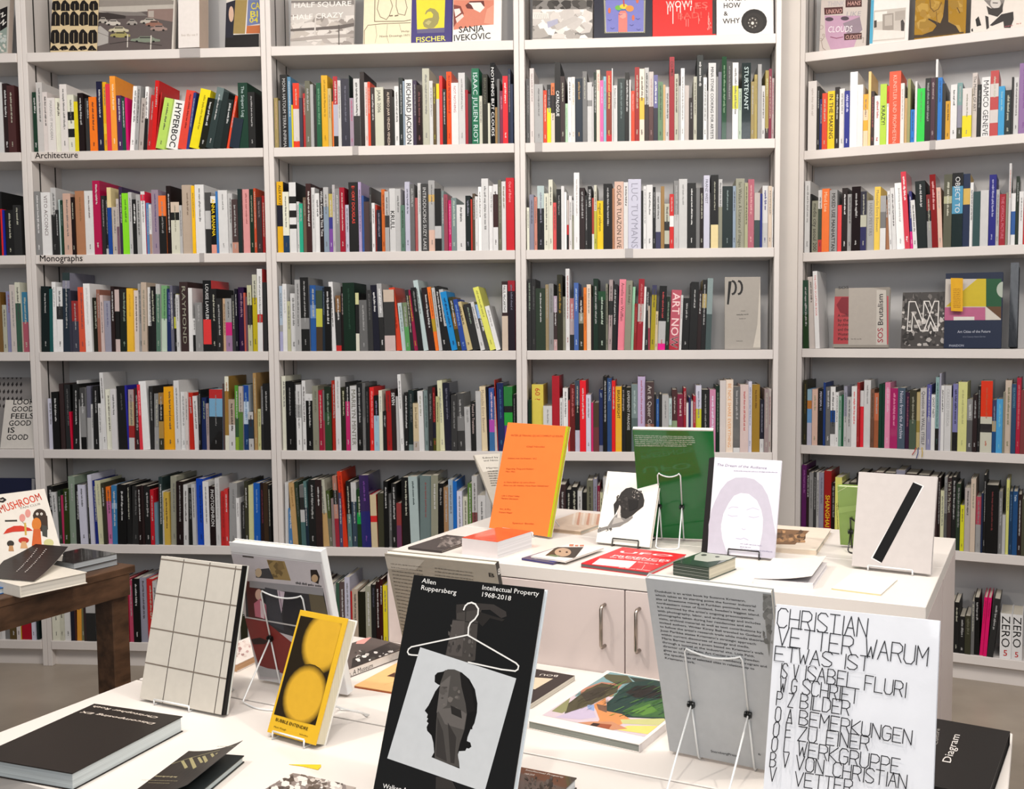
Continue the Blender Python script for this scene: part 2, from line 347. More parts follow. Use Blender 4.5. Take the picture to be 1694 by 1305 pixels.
# ------------------------------------------------------------------ books standing spine out on the shelves
ROWS = """#0 2 0 0 3.94
-45,540,ddd;35,545,322,0,?,ddd;68,560,533;118,0,-
#1 2 0 0 3.94
222,600,243;250,537,dcd;290,600,edd;322,640,fee,0,MAKING IT MODERN,999;372,640,eed;408,552,fee;455,620,eed/222@.3/eed@.45/222@.6/eed@.75;498,665,ed2;525,610,211,0,?,ccc;562,640,444,0,?,bbb;596,635,f82;645,533,224;682,535,eb2/fd4@.6/eb2@.75;706,550,e45;738,500,fa4,0,?,fec;775,625,536,0,?,eee;808,640,254,0,?,eee;832,640,d17;848,562,fff,22;880,562,bbb,20,?,333;905,640,cbb,20;935,565,fff/222@.5,14;958,620,c33,28;985,525,d22,28;1012,600,c33,42,?,711;1020,642,ce7,60;1078,655,fff,52,HYPERBOC,222;1155,588,e54,60,?,722;1213,600,348,50;1232,580,fe2,78,?,a90;1300,640,221,62,?,ddd;1345,570,788/344@.2,78,?,ddd;1392,600,233,60;1440,650,122,50;1478,620,e53,58;1495,780,234,30;1560,540,143,0,The Snipers Log,cdd;1622,600,222;1668,0,-
#2 2 430 0 3.85
78,625,a96,0,?,ca8;122,640,888;135,475,222,0,MONA HATOUM TERRA INFIRMA,ccc;185,490,69b;207,670,ed2;217,530,e42/edd@.4/e42@.9;258,625,445;280,595,c33;298,518,776;330,540,bbb;350,600,333;370,532,164,0,?,7a8;400,482,eb2,0,?,a80;440,565,cb8,0,?,865;462,645,f83;476,490,b23/bbc@.4/111@.85,0,?,ecc;505,515,ddd,0,?,888;525,503,334,0,?,778;575,480,233;580,628,a9a,0,?,c47;605,505,ddd/333@.55,0,?,333;645,458,211;672,525,edd,0,?,d76;695,525,e53;712,560,322,0,?,ccc;740,560,ddc,0,JAAR 2006,222;795,568,211,0,ALFREDO JAAR VENEZIA VENEZIA,edc;848,620,222;862,550,eee,0,?,777;890,497,122,0,?,bbb;918,520,9ab;930,510,eee,0,RICHARD JACKSON,111;978,512,435,0,?,aaa;1002,545,322,0,?,855;1040,437,ccb,0,?,888;1085,518,ddd,0,?,999;1108,535,653,0,?,cc5;1128,535,fd2/ddd@.25;1148,485,d33;1168,570,111,0,?,ddd;1192,457,f63,0,?,a20;1225,532,eee,0,NOT NOTHING,b33;1270,467,ddd,0,?,999;1312,575,a23;1330,600,333;1352,437,175,0,ISAAC JULIEN RIOT,dee;1400,612,ddc;1420,475,221,0,BRIAN JUNGEN,776;1455,660,ddc;1470,400,111,0,NOTHING BUT CLOUDS,eee;1500,685,a85;1515,505,777;1530,580,835,0,?,d9a;1550,487,e23,0,?,edd;1583,440,124,0,?,a99;1600,540,235;1617,0,-
#3 2 850 0 3.85
75,500,666,0,?,999;105,438,edd,0,?,988;132,537,bbb,0,?,777;188,575,e53,0,?,fdc;212,540,333/ee2@.4,0,?,99a;238,530,e85/222@.2/edc@.5;262,398,111,0,CATALOGUE,fff;300,490,433;328,660,cec,0,?,7a8;345,493,fff;370,493,fee,0,?,cb9;392,500,234,0,?,b96;440,458,888;468,525,ddd/999@.3/ddd@.4;500,552,ddd;510,460,132;527,445,fed,0,MELANIE SMITH,e43;550,515,f7b,0,?,fce;572,490,9cd;590,455,c43/943@.3/c23@.9,0,?,ec7;625,440,eee;632,545,ddd,0,Robert Smithson,433;660,500,344,0,?,899;708,462,111,0,?,ddd;735,510,ddd;747,580,e53,0,?,faa;770,427,a22;800,440,fed/fc5@.4/fed@.7,0,?,333;832,430,ccc/433@.5,0,?,222;860,457,dcc/644@.5,0,?,b99;890,480,77a/334@.5,0,?,fff;917,523,797,0,?,454;950,540,db8;965,555,ddd,0,?,555;990,367,a23,0,CO-MIX,422;1022,475,ccb;1048,547,ccc;1062,437,eee,0,?,888;1087,545,dcc;1115,625,211,0,?,aaa;1143,490,ccb;1165,350,122,0,?,ddd;1205,497,eee,0,?,555;1228,580,aaa,0,?,444;1237,405,ddd,0,MINA STONE COOKING FOR ARTISTS,222;1285,490,999;1300,460,778;1322,365,253,0,?,8a8;1352,392,666,0,?,999;1390,400,eee/dd5@.3/eee@.6,0,?,777;1428,565,bcb,0,?,464;1450,400,233,0,STURTEVANT,dee;1508,520,a96;1530,475,ba6,0,?,875;1550,412,aaa;1575,548,ddd;1598,452,a95/433@.85,0,?,ddb;1620,440,824;1640,497,baa,0,?,a56;1665,0,-
#4 2 1270 0 3.995
265,542,fee,0,?,cbb;322,572,222;340,655,237;358,620,e53;392,605,fd2,0,IN THE MAKING,321;440,578,211,0,?,ccc;470,588,eee,0,?,999;505,605,239,0,?,ddf;540,480,fff;590,565,fff;628,625,fb4/fdb@.3/fb4@.5/fdb@.7;660,475,fd9;678,605,433,0,?,b66;702,635,fff,0,?,c55;740,560,ce5,0,KRAZY!,343;783,570,e33/fff@.3,0,?,333;798,478,e64,0,KUNSTLER UND PROPHETEN,fcb;875,555,fee,0,?,cbb;900,650,db8;920,525,aa7;940,725,28d,0,?,136;968,540,eee;983,588,3d5,0,?,6a6;1035,520,222,0,?,aaa;1072,518,534,0,?,baa;1102,395,eee/333@.22;1118,515,28d,0,DAS NEW YORK,136;1148,555,333;1172,672,da3,0,?,542;1205,565,eee,0,?,444;1248,550,8aa/99a@.4/554@.8;1283,590,fee/fe4@.55/fee@.98,0,?,998;1345,483,dcc,0,The Making OF ART,444;1378,560,222,0,?,888;1408,515,eee,0,MAMCO GENEVE,222;1465,473,c55/edd@.2/c55@.4/edd@.6/c55@.8;1520,575,4ad,0,?,9cd;1562,600,233;1605,515,222;1620,515,ddd;1655,425,97a,0,?,859;1720,0,-
#0 3 0 260 3.764
-40,215,222,0,?,998;22,325,e33;33,330,23a;46,330,222;100,300,333;150,0,-
#1 3 0 260 3.764
220,215,999,0,?,eee;270,220,eee,0,VITO ACCONCI,766;328,190,ccc/333@.4;360,330,333;378,265,cdd;393,270,243,0,?,9aa;410,228,dba;458,250,211;478,210,b86,0,?,975;538,210,eee,0,?,766;592,147,b15;638,240,333,0,?,bbb;662,240,222/ccc@.9,0,?,aaa;682,190,eda/25a@.3;708,310,cbb;735,260,dcc/867@.5;750,185,435;772,225,9e3,0,?,583;815,220,ccc;837,265,222,0,?,fff;865,235,bbb;892,215,eee/e35@.05/eee@.15,0,?,999;918,285,69c;938,295,eee/b98@.6;953,203,a9a,0,?,658;997,240,f84/222@.35,0,?,999;1043,178,211;1072,280,dcb/222@.2/ddc@.35,0,?,998;1125,300,ccc;1142,173,cba,0,?,876;1208,180,fc2;1228,173,eee,0,?,777;1285,220,555/ccc@.3/333@.6;1325,245,eee/111@.12/ea9@.85,0,ANNA BANANA,fd2;1357,215,48c;1370,208,eee,0,?,999;1428,225,ccc,0,?,555;1455,265,544/c98@.8,0,?,bbb;1493,200,233;1517,200,eaa,0,?,a66;1562,200,132,0,?,aa9;1590,195,c53;1605,250,433,0,?,988;1637,240,a22;1655,0,-
#2 3 440 260 3.94
58,160,eb2/223@.33/eb2@.63,0,ALEX KATZ,222;120,228,eed/246@.72,0,?,666;160,165,eee/222@.2/eee@.3/222@.4/eee@.5/222@.6/eee@.66;205,290,ddd;222,303,3b9;246,262,765,0,?,aa9;268,173,422,0,?,edd;302,198,ddd;325,235,eee;355,200,211,0,William Kentridge Think Time,fff;385,198,ccc/9ab@.3;418,240,cb6/449@.4/85a@.6,0,?,dde;442,182,cbc,0,?,98a;460,207,999,0,?,ddd;490,200,a13,0,?,ecc;523,312,ccd;547,165,222,0,EMORY DOUGLAS,e54;608,163,bac,0,?,657;628,250,46a;642,290,544;682,198,444,0,?,999;696,300,eee,0,?,333;716,310,c43;726,345,223,0,?,99a;758,210,d73,0,?,842;782,225,ccc/444@.4/bbb@.6,0,?,333;810,205,ddd,0,KRULL,222;850,207,ccc,0,?,777;885,315,687,0,?,343;912,162,ccd,0,?,667;945,178,777,0,?,bbb;975,265,b66;992,168,ddd,0,?,999;1015,175,555,0,INTRODUCING SUZY LAKE,ddd;1063,152,bbb/db7@.2/bbb@.3/ecb@.7;1105,207,222/ccc@.6/222@.8;1148,220,899;1165,245,a56,0,?,855;1190,280,d27,0,?,fbd;1213,267,899,0,?,cdc;1247,312,eee,0,?,333;1305,253,122,0,?,99a;1337,275,c43;1348,237,654;1367,257,eee,0,?,aaa;1388,195,fff;1410,142,eee,0,?,888;1455,187,fff,0,?,bbb;1485,180,eee/422@.15/eee@.65;1517,150,776,0,?,aa9;1540,160,eee,0,?,875;1567,135,d23,0,Out of Beirut,fbb;1628,0,-
#3 3 860 260 3.94
42,330,eed,0,?,777;65,245,99a,0,?,556;95,260,d98;115,187,cdd/222@.35,0,?,99a;160,237,eed;190,148,eed,0,?,555;217,297,e66;240,210,222,0,?,999;272,190,eee;292,230,fff;307,280,dcc/c33@.5/222@.7;320,252,eee,0,?,888;340,280,ccc/aa9@.3,0,?,666;354,103,eee,0,?,cbb;390,200,322,0,?,bbb;425,250,333,0,?,ccc;443,190,111,0,SOPHIE NYS,eee;470,265,c54/fff@.7;485,185,ddc/cc5@.4;503,285,fd2,0,miguel calderon,651;545,175,111,0,?,ccc;603,205,b86;617,160,ecb,0,OSCAR TUAZON LIVE,432;677,165,eee;706,145,dde,0,LUC TUYMANS,aab;790,220,222;805,190,eee,0,?,999;825,182,eee;865,195,222;885,230,ccc/446@.7,0,?,666;918,190,a85;942,305,ccb/333@.4/ccb@.6/333@.9;975,243,d33/fff@.4/d33@.6,0,?,ecc;1003,155,999/ccc@.5;1035,143,ddd,0,?,999;1090,170,222,0,?,eee;1147,200,888;1172,200,211;1196,122,dde,0,FRANZ WEST,445;1235,235,444,0,?,bbb;1243,118,111/eda@.68,0,?,bba;1292,145,ccc/998@.4;1318,190,233,0,?,9aa;1385,190,9ab;1405,140,aa9,0,Ian Wallace A Literature of Images,443;1462,170,bb9;1484,145,a24,0,?,ebb;1525,235,cbb/455@.5;1562,240,238;1578,187,ddd/ccc@.6,0,?,448;1615,190,dcb;1640,195,eee,0,?,777;1658,0,-
#4 3 1270 260 3.995
240,160,ddd,0,?,999;278,245,222;290,290,998,0,media city seoul 200,222;332,220,ddd/454@.3/c44@.8;358,212,f84,0,Mind Line,fdb;407,220,aaa,0,MIXED USE MANHATTAN,222;458,318,e55;485,205,211,0,?,fff;523,245,aaa;552,198,211,0,?,ccc;612,230,334/ccb@.4/336@.6;652,287,bbb,0,HANS PEETERS,888;702,198,fd6,0,Muntadas Entre Between,986;742,258,bbb/888@.3/eee@.6;780,282,b86,-10;806,225,eee,-15;825,205,eee,-15;852,172,fff,-15,?,bbb;907,98,e56,-28,?,fff;942,225,448/e39@.7,-12;962,285,eee,-18,?,555;990,160,122,-18,?,ddd;1058,250,822/222@.3/aaa@.5,-10;1088,118,922,-18,?,ebb;1128,203,ecb,-14,?,aaa;1158,118,665/bb9@.3/665@.4,0,?,ddc;1212,108,333/6ac@.18/233@.55,0,OBJECT TO,eee;1284,112,235/db6@.2/235@.42;1330,168,eee,0,?,666;1352,230,355;1400,222,ddd;1455,118,228,0,?,bbd;1503,215,bbb;1525,245,a23,0,THE OFFICIAL PICTURE,d89;1568,235,998;1585,45,ddd,0,?,d87;1602,240,eee/36a@.35/eee@.8;1632,128,232;1655,230,eee,0,?,888;1685,270,c33;1725,0,-
#0 4 0 430 3.764
-30,200,863;22,280,ccb;48,195,99b,0,?,a66;80,155,dcc,0,?,999;115,140,ddc/465@.3;148,200,48a/b67@.5;182,0,-
#1 4 0 430 3.764
250,165,122,-6,?,ccc;310,180,266,-6;332,137,fff,-14,?,aaa;358,168,eee/333@.3/fff@.5,-8;395,80,344/99a@.1/234@.2,-8,?,bbb;440,190,445;457,255,a33/445@.4;500,170,e64,-14,?,955;542,148,fff,-20,?,ddd;583,235,221;618,185,a76;640,220,ecc;660,255,aab,0,?,779;700,165,322,-10;722,185,ecc/222@.35/ecc@.8,-10;750,180,222/121@.5,-6,?,9a9;800,178,fc4,-6,?,da4;840,190,edd,-8;868,148,aaa;888,140,cba,-8,?,998;922,170,eee/222@.6,-6,?,777;950,165,222;978,150,ccc/687@.15,-6,?,bcb;1005,160,8b8/cdc@.5,-4,?,475;1042,180,236,-4,?,88b;1072,160,778;1090,210,333/dd4@.4/222@.6;1108,215,ddd;1128,137,433,0,RAYMOND,aa9;1180,175,eee,-8;1205,365,eee/222@.5;1225,265,999;1270,128,111/e44@.55/111@.9,-8,LOUISE LAWLER,eee;1322,180,222;1360,240,333,0,?,bbb;1392,240,db9,-8;1410,240,aaa/d38@.45/a8a@.7,0,?,666;1450,220,444;1472,180,112,0,?,ddd;1490,170,314,0,?,a89;1527,205,c65;1540,230,756;1552,158,cca/333@.3/cca@.6;1580,92,ccb/cb2@.3,-10;1610,57,eee/c44@.55/eee@.65,-8,?,999;1642,140,333;1670,0,-
#2 4 440 430 3.94
85,170,bcd/aaa@.6/bbd@.7,-8;115,157,eee,-8,?,ccc;143,270,cca;165,218,ddd,0,?,777;200,130,bbb,-10,?,666;238,115,222/999@.55/222@.7,-14,?,bbb;292,165,36a/79c@.3/36a@.5;330,200,454/cc5@.3/543@.6,-4;372,180,234,-4,?,89a;392,175,111,-8,?,ddd;432,143,eee,-26,?,555;460,232,864/333@.3/c33@.9,-8,?,eee;495,175,211,-8,?,baa;515,150,132,-14,?,354;592,215,dda/222@.2/eed@.7;615,262,777,-10;670,198,444,-14,?,777;705,165,223,-24,?,eee;748,155,bbb/333@.5,-26,?,fff;780,195,dcb/444@.2/ecc@.75,-14;850,180,e53,-52,?,a31;888,280,cdd,-32,?,899;915,278,897/6a6@.5,-26;945,195,333,-40;968,195,a25,-54,?,ca3;994,180,222,-50,?,999;1028,130,cdd,-72;1060,180,322,-50;1105,175,f83/ca3@.5/f83@.7,-58,?,a42;1130,180,ccc,-52;1152,170,222,-60,?,ddd;1185,190,ccc/222@.6,-60,?,444;1212,205,29d,-78,?,147;1252,240,442/863@.3/442@.6,-62;1280,255,35a,-64,?,8ad;1312,270,dc9,-80,?,544;1350,285,333,-66,?,9a9;1400,270,ddd,-78,?,999;1430,285,9be/555@.3,-70,?,eee;1462,168,ee7,-118,?,aa5;1500,295,eee,-78,?,bbb;1530,0,-;1540,140,433/dcb@.5,0,PAUL McCARTHY,fff;1580,135,a23/212@.15,0,?,778;1635,0,-
#3 4 860 430 3.94
48,125,333,0,?,9a9;78,125,333,0,?,666;105,185,343,0,?,ddd;168,160,a97;190,155,999,0,?,777;222,235,bab/433@.3/caa@.8,0,?,eee;245,97,332,0,?,a83;280,240,998,0,?,666;300,58,eee,0,?,a55;326,250,c88/baa@.4/333@.7,0,?,ddd;355,150,57b,0,?,cde;385,240,322/998@.3/332@.5;417,180,e83,0,?,a51;437,160,edc,0,?,888;465,240,211;480,123,132,0,?,bbb;512,205,253/121@.15,0,?,cdc;560,155,998,0,?,333;575,130,baa/333@.3/baa@.5,8,?,222;600,160,222,8,?,ccc;628,165,223,6;636,127,f9a,14,Amelie von Wulffen,633;680,135,998,14,?,665;722,175,adb,14;740,285,922,8,?,c66;760,125,a23/cbb@.35/a23@.6,16,?,c77;798,175,eee,14;812,180,333,12,?,bbb;836,300,cba/a45@.5;848,165,446/ba2@.15,16,?,553;878,335,dca,6,?,776;897,170,111/ccc@.55/e29@.9,14,?,c55;946,240,232,12,?,9a9;970,197,c67/b34@.9,20,ART NOW,fdd;1036,230,ddd,14,?,999;1052,250,222,14,?,bbb;1100,145,222,18,?,ccc;1150,200,322,14,?,ddd;1178,130,222/ba7@.2/222@.4,14,?,ccc;1208,120,9aa/566@.5,16;1245,0,-
#4 4 1270 430 3.995
236,135,354/242@.5,-4;274,112,dcc,-12,?,444;316,75,eee,-18,THE PAPER SCULPTURE BOOK,d55;346,0,-
#1 5 0 590 3.683
305,255,dde;332,215,111,0,?,ddd;375,165,433;402,170,222,0,?,777;440,335,d14,-14;452,165,222,-6;490,145,ddd,-20;500,190,555/999@.3/111@.8;532,180,778/bbb@.5,-8;558,290,ddd,-6;575,180,222,-10;612,285,eee,-10;632,97,eee,-26;655,200,ffe,-16;690,195,fef,-14;725,180,222,-18,?,666;782,175,33a,-22;795,200,baa/cb9@.2/a33@.6/ddd@.8,-8;828,190,433,-10,?,bbb;856,170,e45,-20,?,fcc;876,150,fff,-30;920,180,333;945,225,999/aaa@.6,-4;975,220,a85/222@.2/b95@.5/443@.8,-6;1004,185,fb2/ea2@.45/fb2@.46,-8;1075,145,eee,-14,?,888;1108,215,eee,-8,?,999;1135,215,edd,-8;1155,220,c32,-18;1190,240,eee,-16,?,777;1218,200,222,-4;1232,250,236,-6,?,9a9;1262,285,baa;1280,200,c33/8bd@.15/222@.45,-4,?,999;1360,165,655,-6;1378,120,eed/a84@.2/eed@.8,-6,?,b74;1402,260,ba9/ddd@.5,-6;1440,175,6a4/464@.5/9b4@.8,-8,?,ddd;1462,180,cbb/684@.4,-4;1488,175,25a/cde@.25/247@.6,0,?,8ac;1522,335,ccc/345@.2/ccc@.7;1552,100,b96;1572,320,cc9,-4,?,886;1592,180,777/333@.6,-4;1610,165,222,0,?,bbb;1650,0,-
#2 5 450 590 4.033
60,130,eed;100,165,111,0,?,999;155,180,333;172,187,ddd/bbb@.3/eee@.5,0,?,777;207,160,eee;232,248,eee/111@.12,0,?,ccc;280,195,998,0,?,776;320,225,c24/a24@.5;345,225,888/b56@.5;360,200,232/353@.4,0,?,9a9;405,160,b32;430,135,eee,0,?,aaa;466,205,332,0,?,ddb;500,170,222/c37@.28;528,195,ddd,0,MARILYN MINTER,776;575,175,222,0,?,bbb;610,175,777/888@.5,0,?,666;632,200,222,0,?,666;657,205,e33,0,?,faa;687,260,111/acd@.36,0,?,99b;722,225,eed,-8,?,aaa;745,365,222;768,230,a22,-12,?,733;802,220,322,-14,SEVEN,eee;835,265,ccc,-10;862,118,eee,-24,?,999;885,240,222,-6;912,225,233/899@.9,-6,?,777;948,310,dca/cbb@.8,-6,?,986;985,230,eee,-14,?,aa9;1020,225,899,-12,?,566;1048,200,333,-8,?,888;1078,205,711/223@.55/551@.8,-12,?,d55;1100,265,cc9;1122,160,eec,-22,?,999;1155,175,223,-18,?,778;1200,255,444,0,?,999;1240,245,555/888@.4/444@.65,-14,?,bbb;1290,335,ccc,-10,?,999;1330,300,222,-6,Found in Translation,ecc;1365,230,ccc,-8;1400,200,edb,-18,Muntadas Entre Between,987;1440,200,112,-14;1452,210,46a/b5b@.5/47a@.7,-8,?,ecd;1488,265,dcc,-18,?,a55;1506,155,b32,-24;1512,175,236,-14,?,479;1555,200,384/222@.3/3a4@.4/649@.6,-10;1612,250,222,0,?,888;1645,0,-
#3 5 860 590 3.94
50,280,132/2a7@.5;80,182,ed6,0,60 ?,c33;155,320,ddd,0,?,999;213,125,b23,0,972 2012,fff;262,270,eee;282,205,eee,0,?,777;315,285,c44;328,182,722,0,?,c77;362,155,456/222@.35/ccd@.7;393,155,e23;433,248,dde,0,?,888;465,300,d37;480,300,543/744@.5;517,215,236/889@.9,0,ART,bcd;543,130,111,0,?,ccc;570,140,358,0,ATTRACTING,bcd;600,157,e22;623,195,eb3,0,BRIAN BRIGHT,321;665,195,222,0,ars viva photography,dcc;690,200,221,0,EXPERIMENT PARADISE,ddd;727,180,899/677@.5,0,?,bcc;768,130,cbd,0,?,b78;817,165,544/965@.6,0,Art & Queer Culture,dcc;875,245,222;888,275,36a,0,?,8ac;907,245,333;926,250,bbb,0,?,888;970,270,cdd/ab9@.5;990,215,533/9a8@.5,0,?,cbb;1025,245,824,0,?,ecc;1065,205,a23;1083,300,ddd;1098,265,336;1113,290,ccc;1128,255,b34;1145,188,dde/dd4@.35,0,?,889;1182,215,222,0,?,aaa;1235,215,d9b,0,?,eef;1275,190,132,0,?,898;1300,155,edd;1340,150,fed,0,BE NICE SHARE EVERYTHING,ea6;1388,195,777/eee@.93;1432,182,ecc,0,?,c66;1487,162,dde,0,?,99a;1510,182,a83,0,?,752;1562,280,223/ddd@.75,0,?,99a;1590,210,a99;1618,210,cbb,0,?,a66;1643,0,-
#4 5 1270 590 3.995
232,155,332,0,?,763;260,215,9bc/c84@.2/7ad@.35/ccd@.6;290,215,ecb,0,?,aa8;328,210,222,0,PERFORMA 11,dde;365,170,248;380,200,777;412,198,eee/259@.4/666@.6/eee@.8,0,?,333;445,235,eee;467,260,9ba;487,250,264;500,195,aab/ccc@.5;522,265,ccc,0,?,333;552,195,eee,0,?,e66;588,170,a33,0,?,d77;606,225,ddd/e34@.28;630,155,ddd,0,?,999;675,215,865/754@.5,0,?,543;700,240,c75/a64@.5;730,182,143;750,182,143;770,170,d8a/e9b@.1,0,?,ecd;805,208,b37,0,?,e9b;855,205,567,0,Notes from the Archive,dde;905,235,424,0,?,a67;933,220,443/565@.5,0,?,aa9;978,235,cb8/a95@.5/cb8@.7;1003,207,dcd,0,Question the WALL ITSELF,445;1045,185,66a/99b@.5;1075,250,eee,0,GHOST PARTY,222;1103,135,9bb/222@.7,0,?,466;1128,110,aab;1140,190,eee,0,?,444;1162,190,ddd,0,CRACKED MIRROR,bbb;1208,270,998;1216,180,88b/222@.72,0,?,335;1252,167,dd9,0,?,bb8;1312,280,999/666@.4,0,?,ddd;1350,250,322,0,?,bbb;1380,195,222,0,?,999;1400,160,e42/ddc@.5/333@.6/ddc@.72,0,?,c64;1478,285,446/ba8@.4/258@.6,0,?,9ab;1505,280,5ad,0,?,8cd;1548,235,998;1560,157,dcb,0,?,886;1603,180,357,0,SEA MONSTERS,7ab;1635,140,b24,0,?,d88;1665,220,844,0,?,633;1725,0,-
#1 6 0 750 3.683
300,200,222,-20;338,235,ddd,-24;368,225,343,-16;386,255,d47,-18;402,215,341,-10;430,140,9a9,-16;470,190,222,-14;500,190,dde,-22;545,165,444,-14;560,130,dde,-24;584,165,238,-22;606,165,ddb,-28,?,bba;640,180,443,-20;660,205,f83/d8b@.25,-20;688,195,48b/9bd@.3/48b@.4,-10;720,190,111,-4;775,190,222,0;808,200,333,-3,?,777;850,200,211;872,195,322;888,200,222;925,220,c23,-8;948,300,79a;968,145,344,-6;992,230,ddd,-6;1008,235,db5,-10;1042,140,aa9,-6,?,777;1080,170,211,-4,?,aaa;1125,190,ddd,-4;1152,210,222,0,?,888;1182,185,ccc,0,?,444;1205,155,15c,0,?,137;1250,170,eee;1286,200,211,0,PHOTOEPHRON,ddd;1324,150,ddd,0,?,bbb;1352,230,c33,-4,?,933;1380,215,d44;1402,180,aaa,-2,?,888;1450,270,eee;1470,300,333,-3,?,999;1498,170,443;1518,195,dda,-6;1552,180,26b,-6,?,8ad;1590,180,322,0,?,845;1615,180,432;1645,190,222;1660,0,-
#2 6 450 740 4.033
85,235,ddd,-5;115,405,58b,-4;145,235,ca7,-32,?,a85;180,230,343,-32,?,777;205,250,777/333@.2/ccc@.4/577@.6,-20;235,225,688/234@.4,-24;255,215,222,-10,?,bbb;300,215,322,-14;345,215,ccb/ca7@.5,-36;385,290,563/776@.5,-28;408,340,988,-14;430,190,b87/333@.2/c98@.4/a34@.6,-26;458,300,557,-12;480,160,d42,-44,?,a22;512,225,222/688@.5,-20;540,235,ddd/456@.3,-18,?,ccc;575,280,242/2a5@.4/242@.6,-10;606,185,436/337@.5,-24,?,85a;668,315,dca/d33@.4/dca@.52,-14;710,305,443,-6;752,225,111,0;782,310,777;805,240,222,0,?,ccc;838,370,944/746@.5,-6;870,200,111;928,195,bcc,-20,?,344;988,190,788,-4,?,955;1065,185,998,-2;1112,240,111,0,?,999;1150,265,a86;1182,215,abc;1213,225,27c;1240,290,dde,0,?,777;1275,330,ddc;1310,240,684;1340,190,ccc/855@.5;1375,320,ddd,0,?,555;1430,280,ccc;1465,0,-
#3 6 950 690 4.5
-380,520,222;-330,540,777;-300,500,532;-250,560,ccc;-210,520,223;-150,540,ccc;-110,500,433;-60,540,222;-20,520,222;25,550,ddd;60,560,222;95,470,776,0,?,222;142,460,99a,0,?,666;172,510,824;192,560,cca;215,450,ccc;250,520,444;300,560,a86;340,500,223;400,540,ccc;450,520,753;500,560,234;560,520,bbb;600,540,532;650,500,223;700,560,ccc;740,520,544;800,540,233;850,520,aaa;900,560,643;950,520,222;1000,540,ccc;1050,500,333;1110,520,735;1150,560,bbb;1200,520,223;1260,540,998;1310,520,432;1360,540,234;1420,520,ccc;1465,0,-
#4 6 1270 740 3.995
215,115,626,0,?,a6a;252,150,322;272,165,999,0,?,777;300,160,444;318,165,ccc;336,165,99a,0,?,778;367,155,a22,0,SHANGHAI,ec3;415,235,211,0,?,999;443,195,ee8;488,240,222;530,230,443;580,170,222;640,180,433;700,160,766;760,165,222;840,150,99a;900,170,322;980,180,222;1060,190,544;1115,200,322,0,?,aaa;1135,285,ddb,0,?,777;1160,195,999/666@.5,0,?,444;1180,200,433,0,Tell It To My Heart,ccb;1208,195,222,0,?,bbb;1238,240,343,0,?,999;1268,380,dd3,0,?,874;1295,265,cbb,0,?,444;1335,205,dcb,0,?,998;1368,325,b56/aaa@.5,0,?,999;1405,300,235;1418,180,222,0,?,bbb;1435,245,111,0,?,844;1518,290,888;1545,445,ccc;1567,215,dd8,0,?,997;1588,290,246,0,?,68a;1612,290,258,0,Table,cde;1645,310,322,0,?,ddd;1672,340,554;1720,0,-
#0 7 0 980 6.776
-60,-60,ccc;-20,-90,ddd;20,-60,eee;60,-80,888;115,-60,644/653@.5;200,-100,dd2/edd@.7;245,-90,b13/b13@.5;370,-60,dde;412,-70,233;440,0,-
#1 7 0 980 6.776
548,-80,777;592,-80,eed;690,-90,ddc;730,-100,eee,0,?,666;805,-90,223;850,-80,533;868,-90,ea4,-8;918,-100,886;955,-60,433;985,-90,ccc/333@.5;1090,-110,222;1160,-100,ddd;1220,-100,765;1290,-120,346;1360,-100,a13;1430,-150,a13,0,?,c45;1468,-140,c57;1515,-160,111,0,?,ddd;1592,-170,aab;1665,-150,d33;1740,-130,ccc;1790,-160,234;1850,-150,ba9;1930,-170,ddd;1990,-150,222;2060,-150,844;2120,-140,ccc;2190,-160,333;2260,-140,db8;2320,-150,ddd;2400,-160,245;2480,-140,ccc;2540,-150,644;2600,-150,eee;2700,-160,332;2780,-150,ddd;2860,-140,865;2930,-150,222;2980,0,-
#2 7 540 920 6.87
-470,300,ccc;-400,280,232;-340,300,a98;-270,290,ddd;-200,310,346;-130,280,ccc;-60,300,533;0,320,999;75,330,ccc;125,300,465;165,290,655;225,235,ccd;285,400,d22;310,370,cba;375,400,221;455,340,aa9;520,320,222,0,?,556;575,290,311;615,260,411;655,330,ed3;705,200,cbc;760,250,222;830,300,ccc;900,280,533;980,310,ddd;1060,290,246;1140,300,aaa;1220,280,222;1300,300,cb9;1380,300,433;1460,280,bbb;1540,300,744;1620,300,ddd;1700,290,222;1780,300,ccc;1860,280,354;1940,300,ddd;2020,300,422;2100,0,-
#4 7 1540 880 4.078
110,480,333;150,470,222;187,565,222;226,560,443,0,?,776;266,465,777;290,440,111,4,?,bbb;326,440,e17,34,?,b15;350,440,e17,36,?,b15;376,445,333,52;420,0,-;462,545,eee,0,ZERO 5,111;541,552,eee,0,ZERO 5,111;614,0,-"""
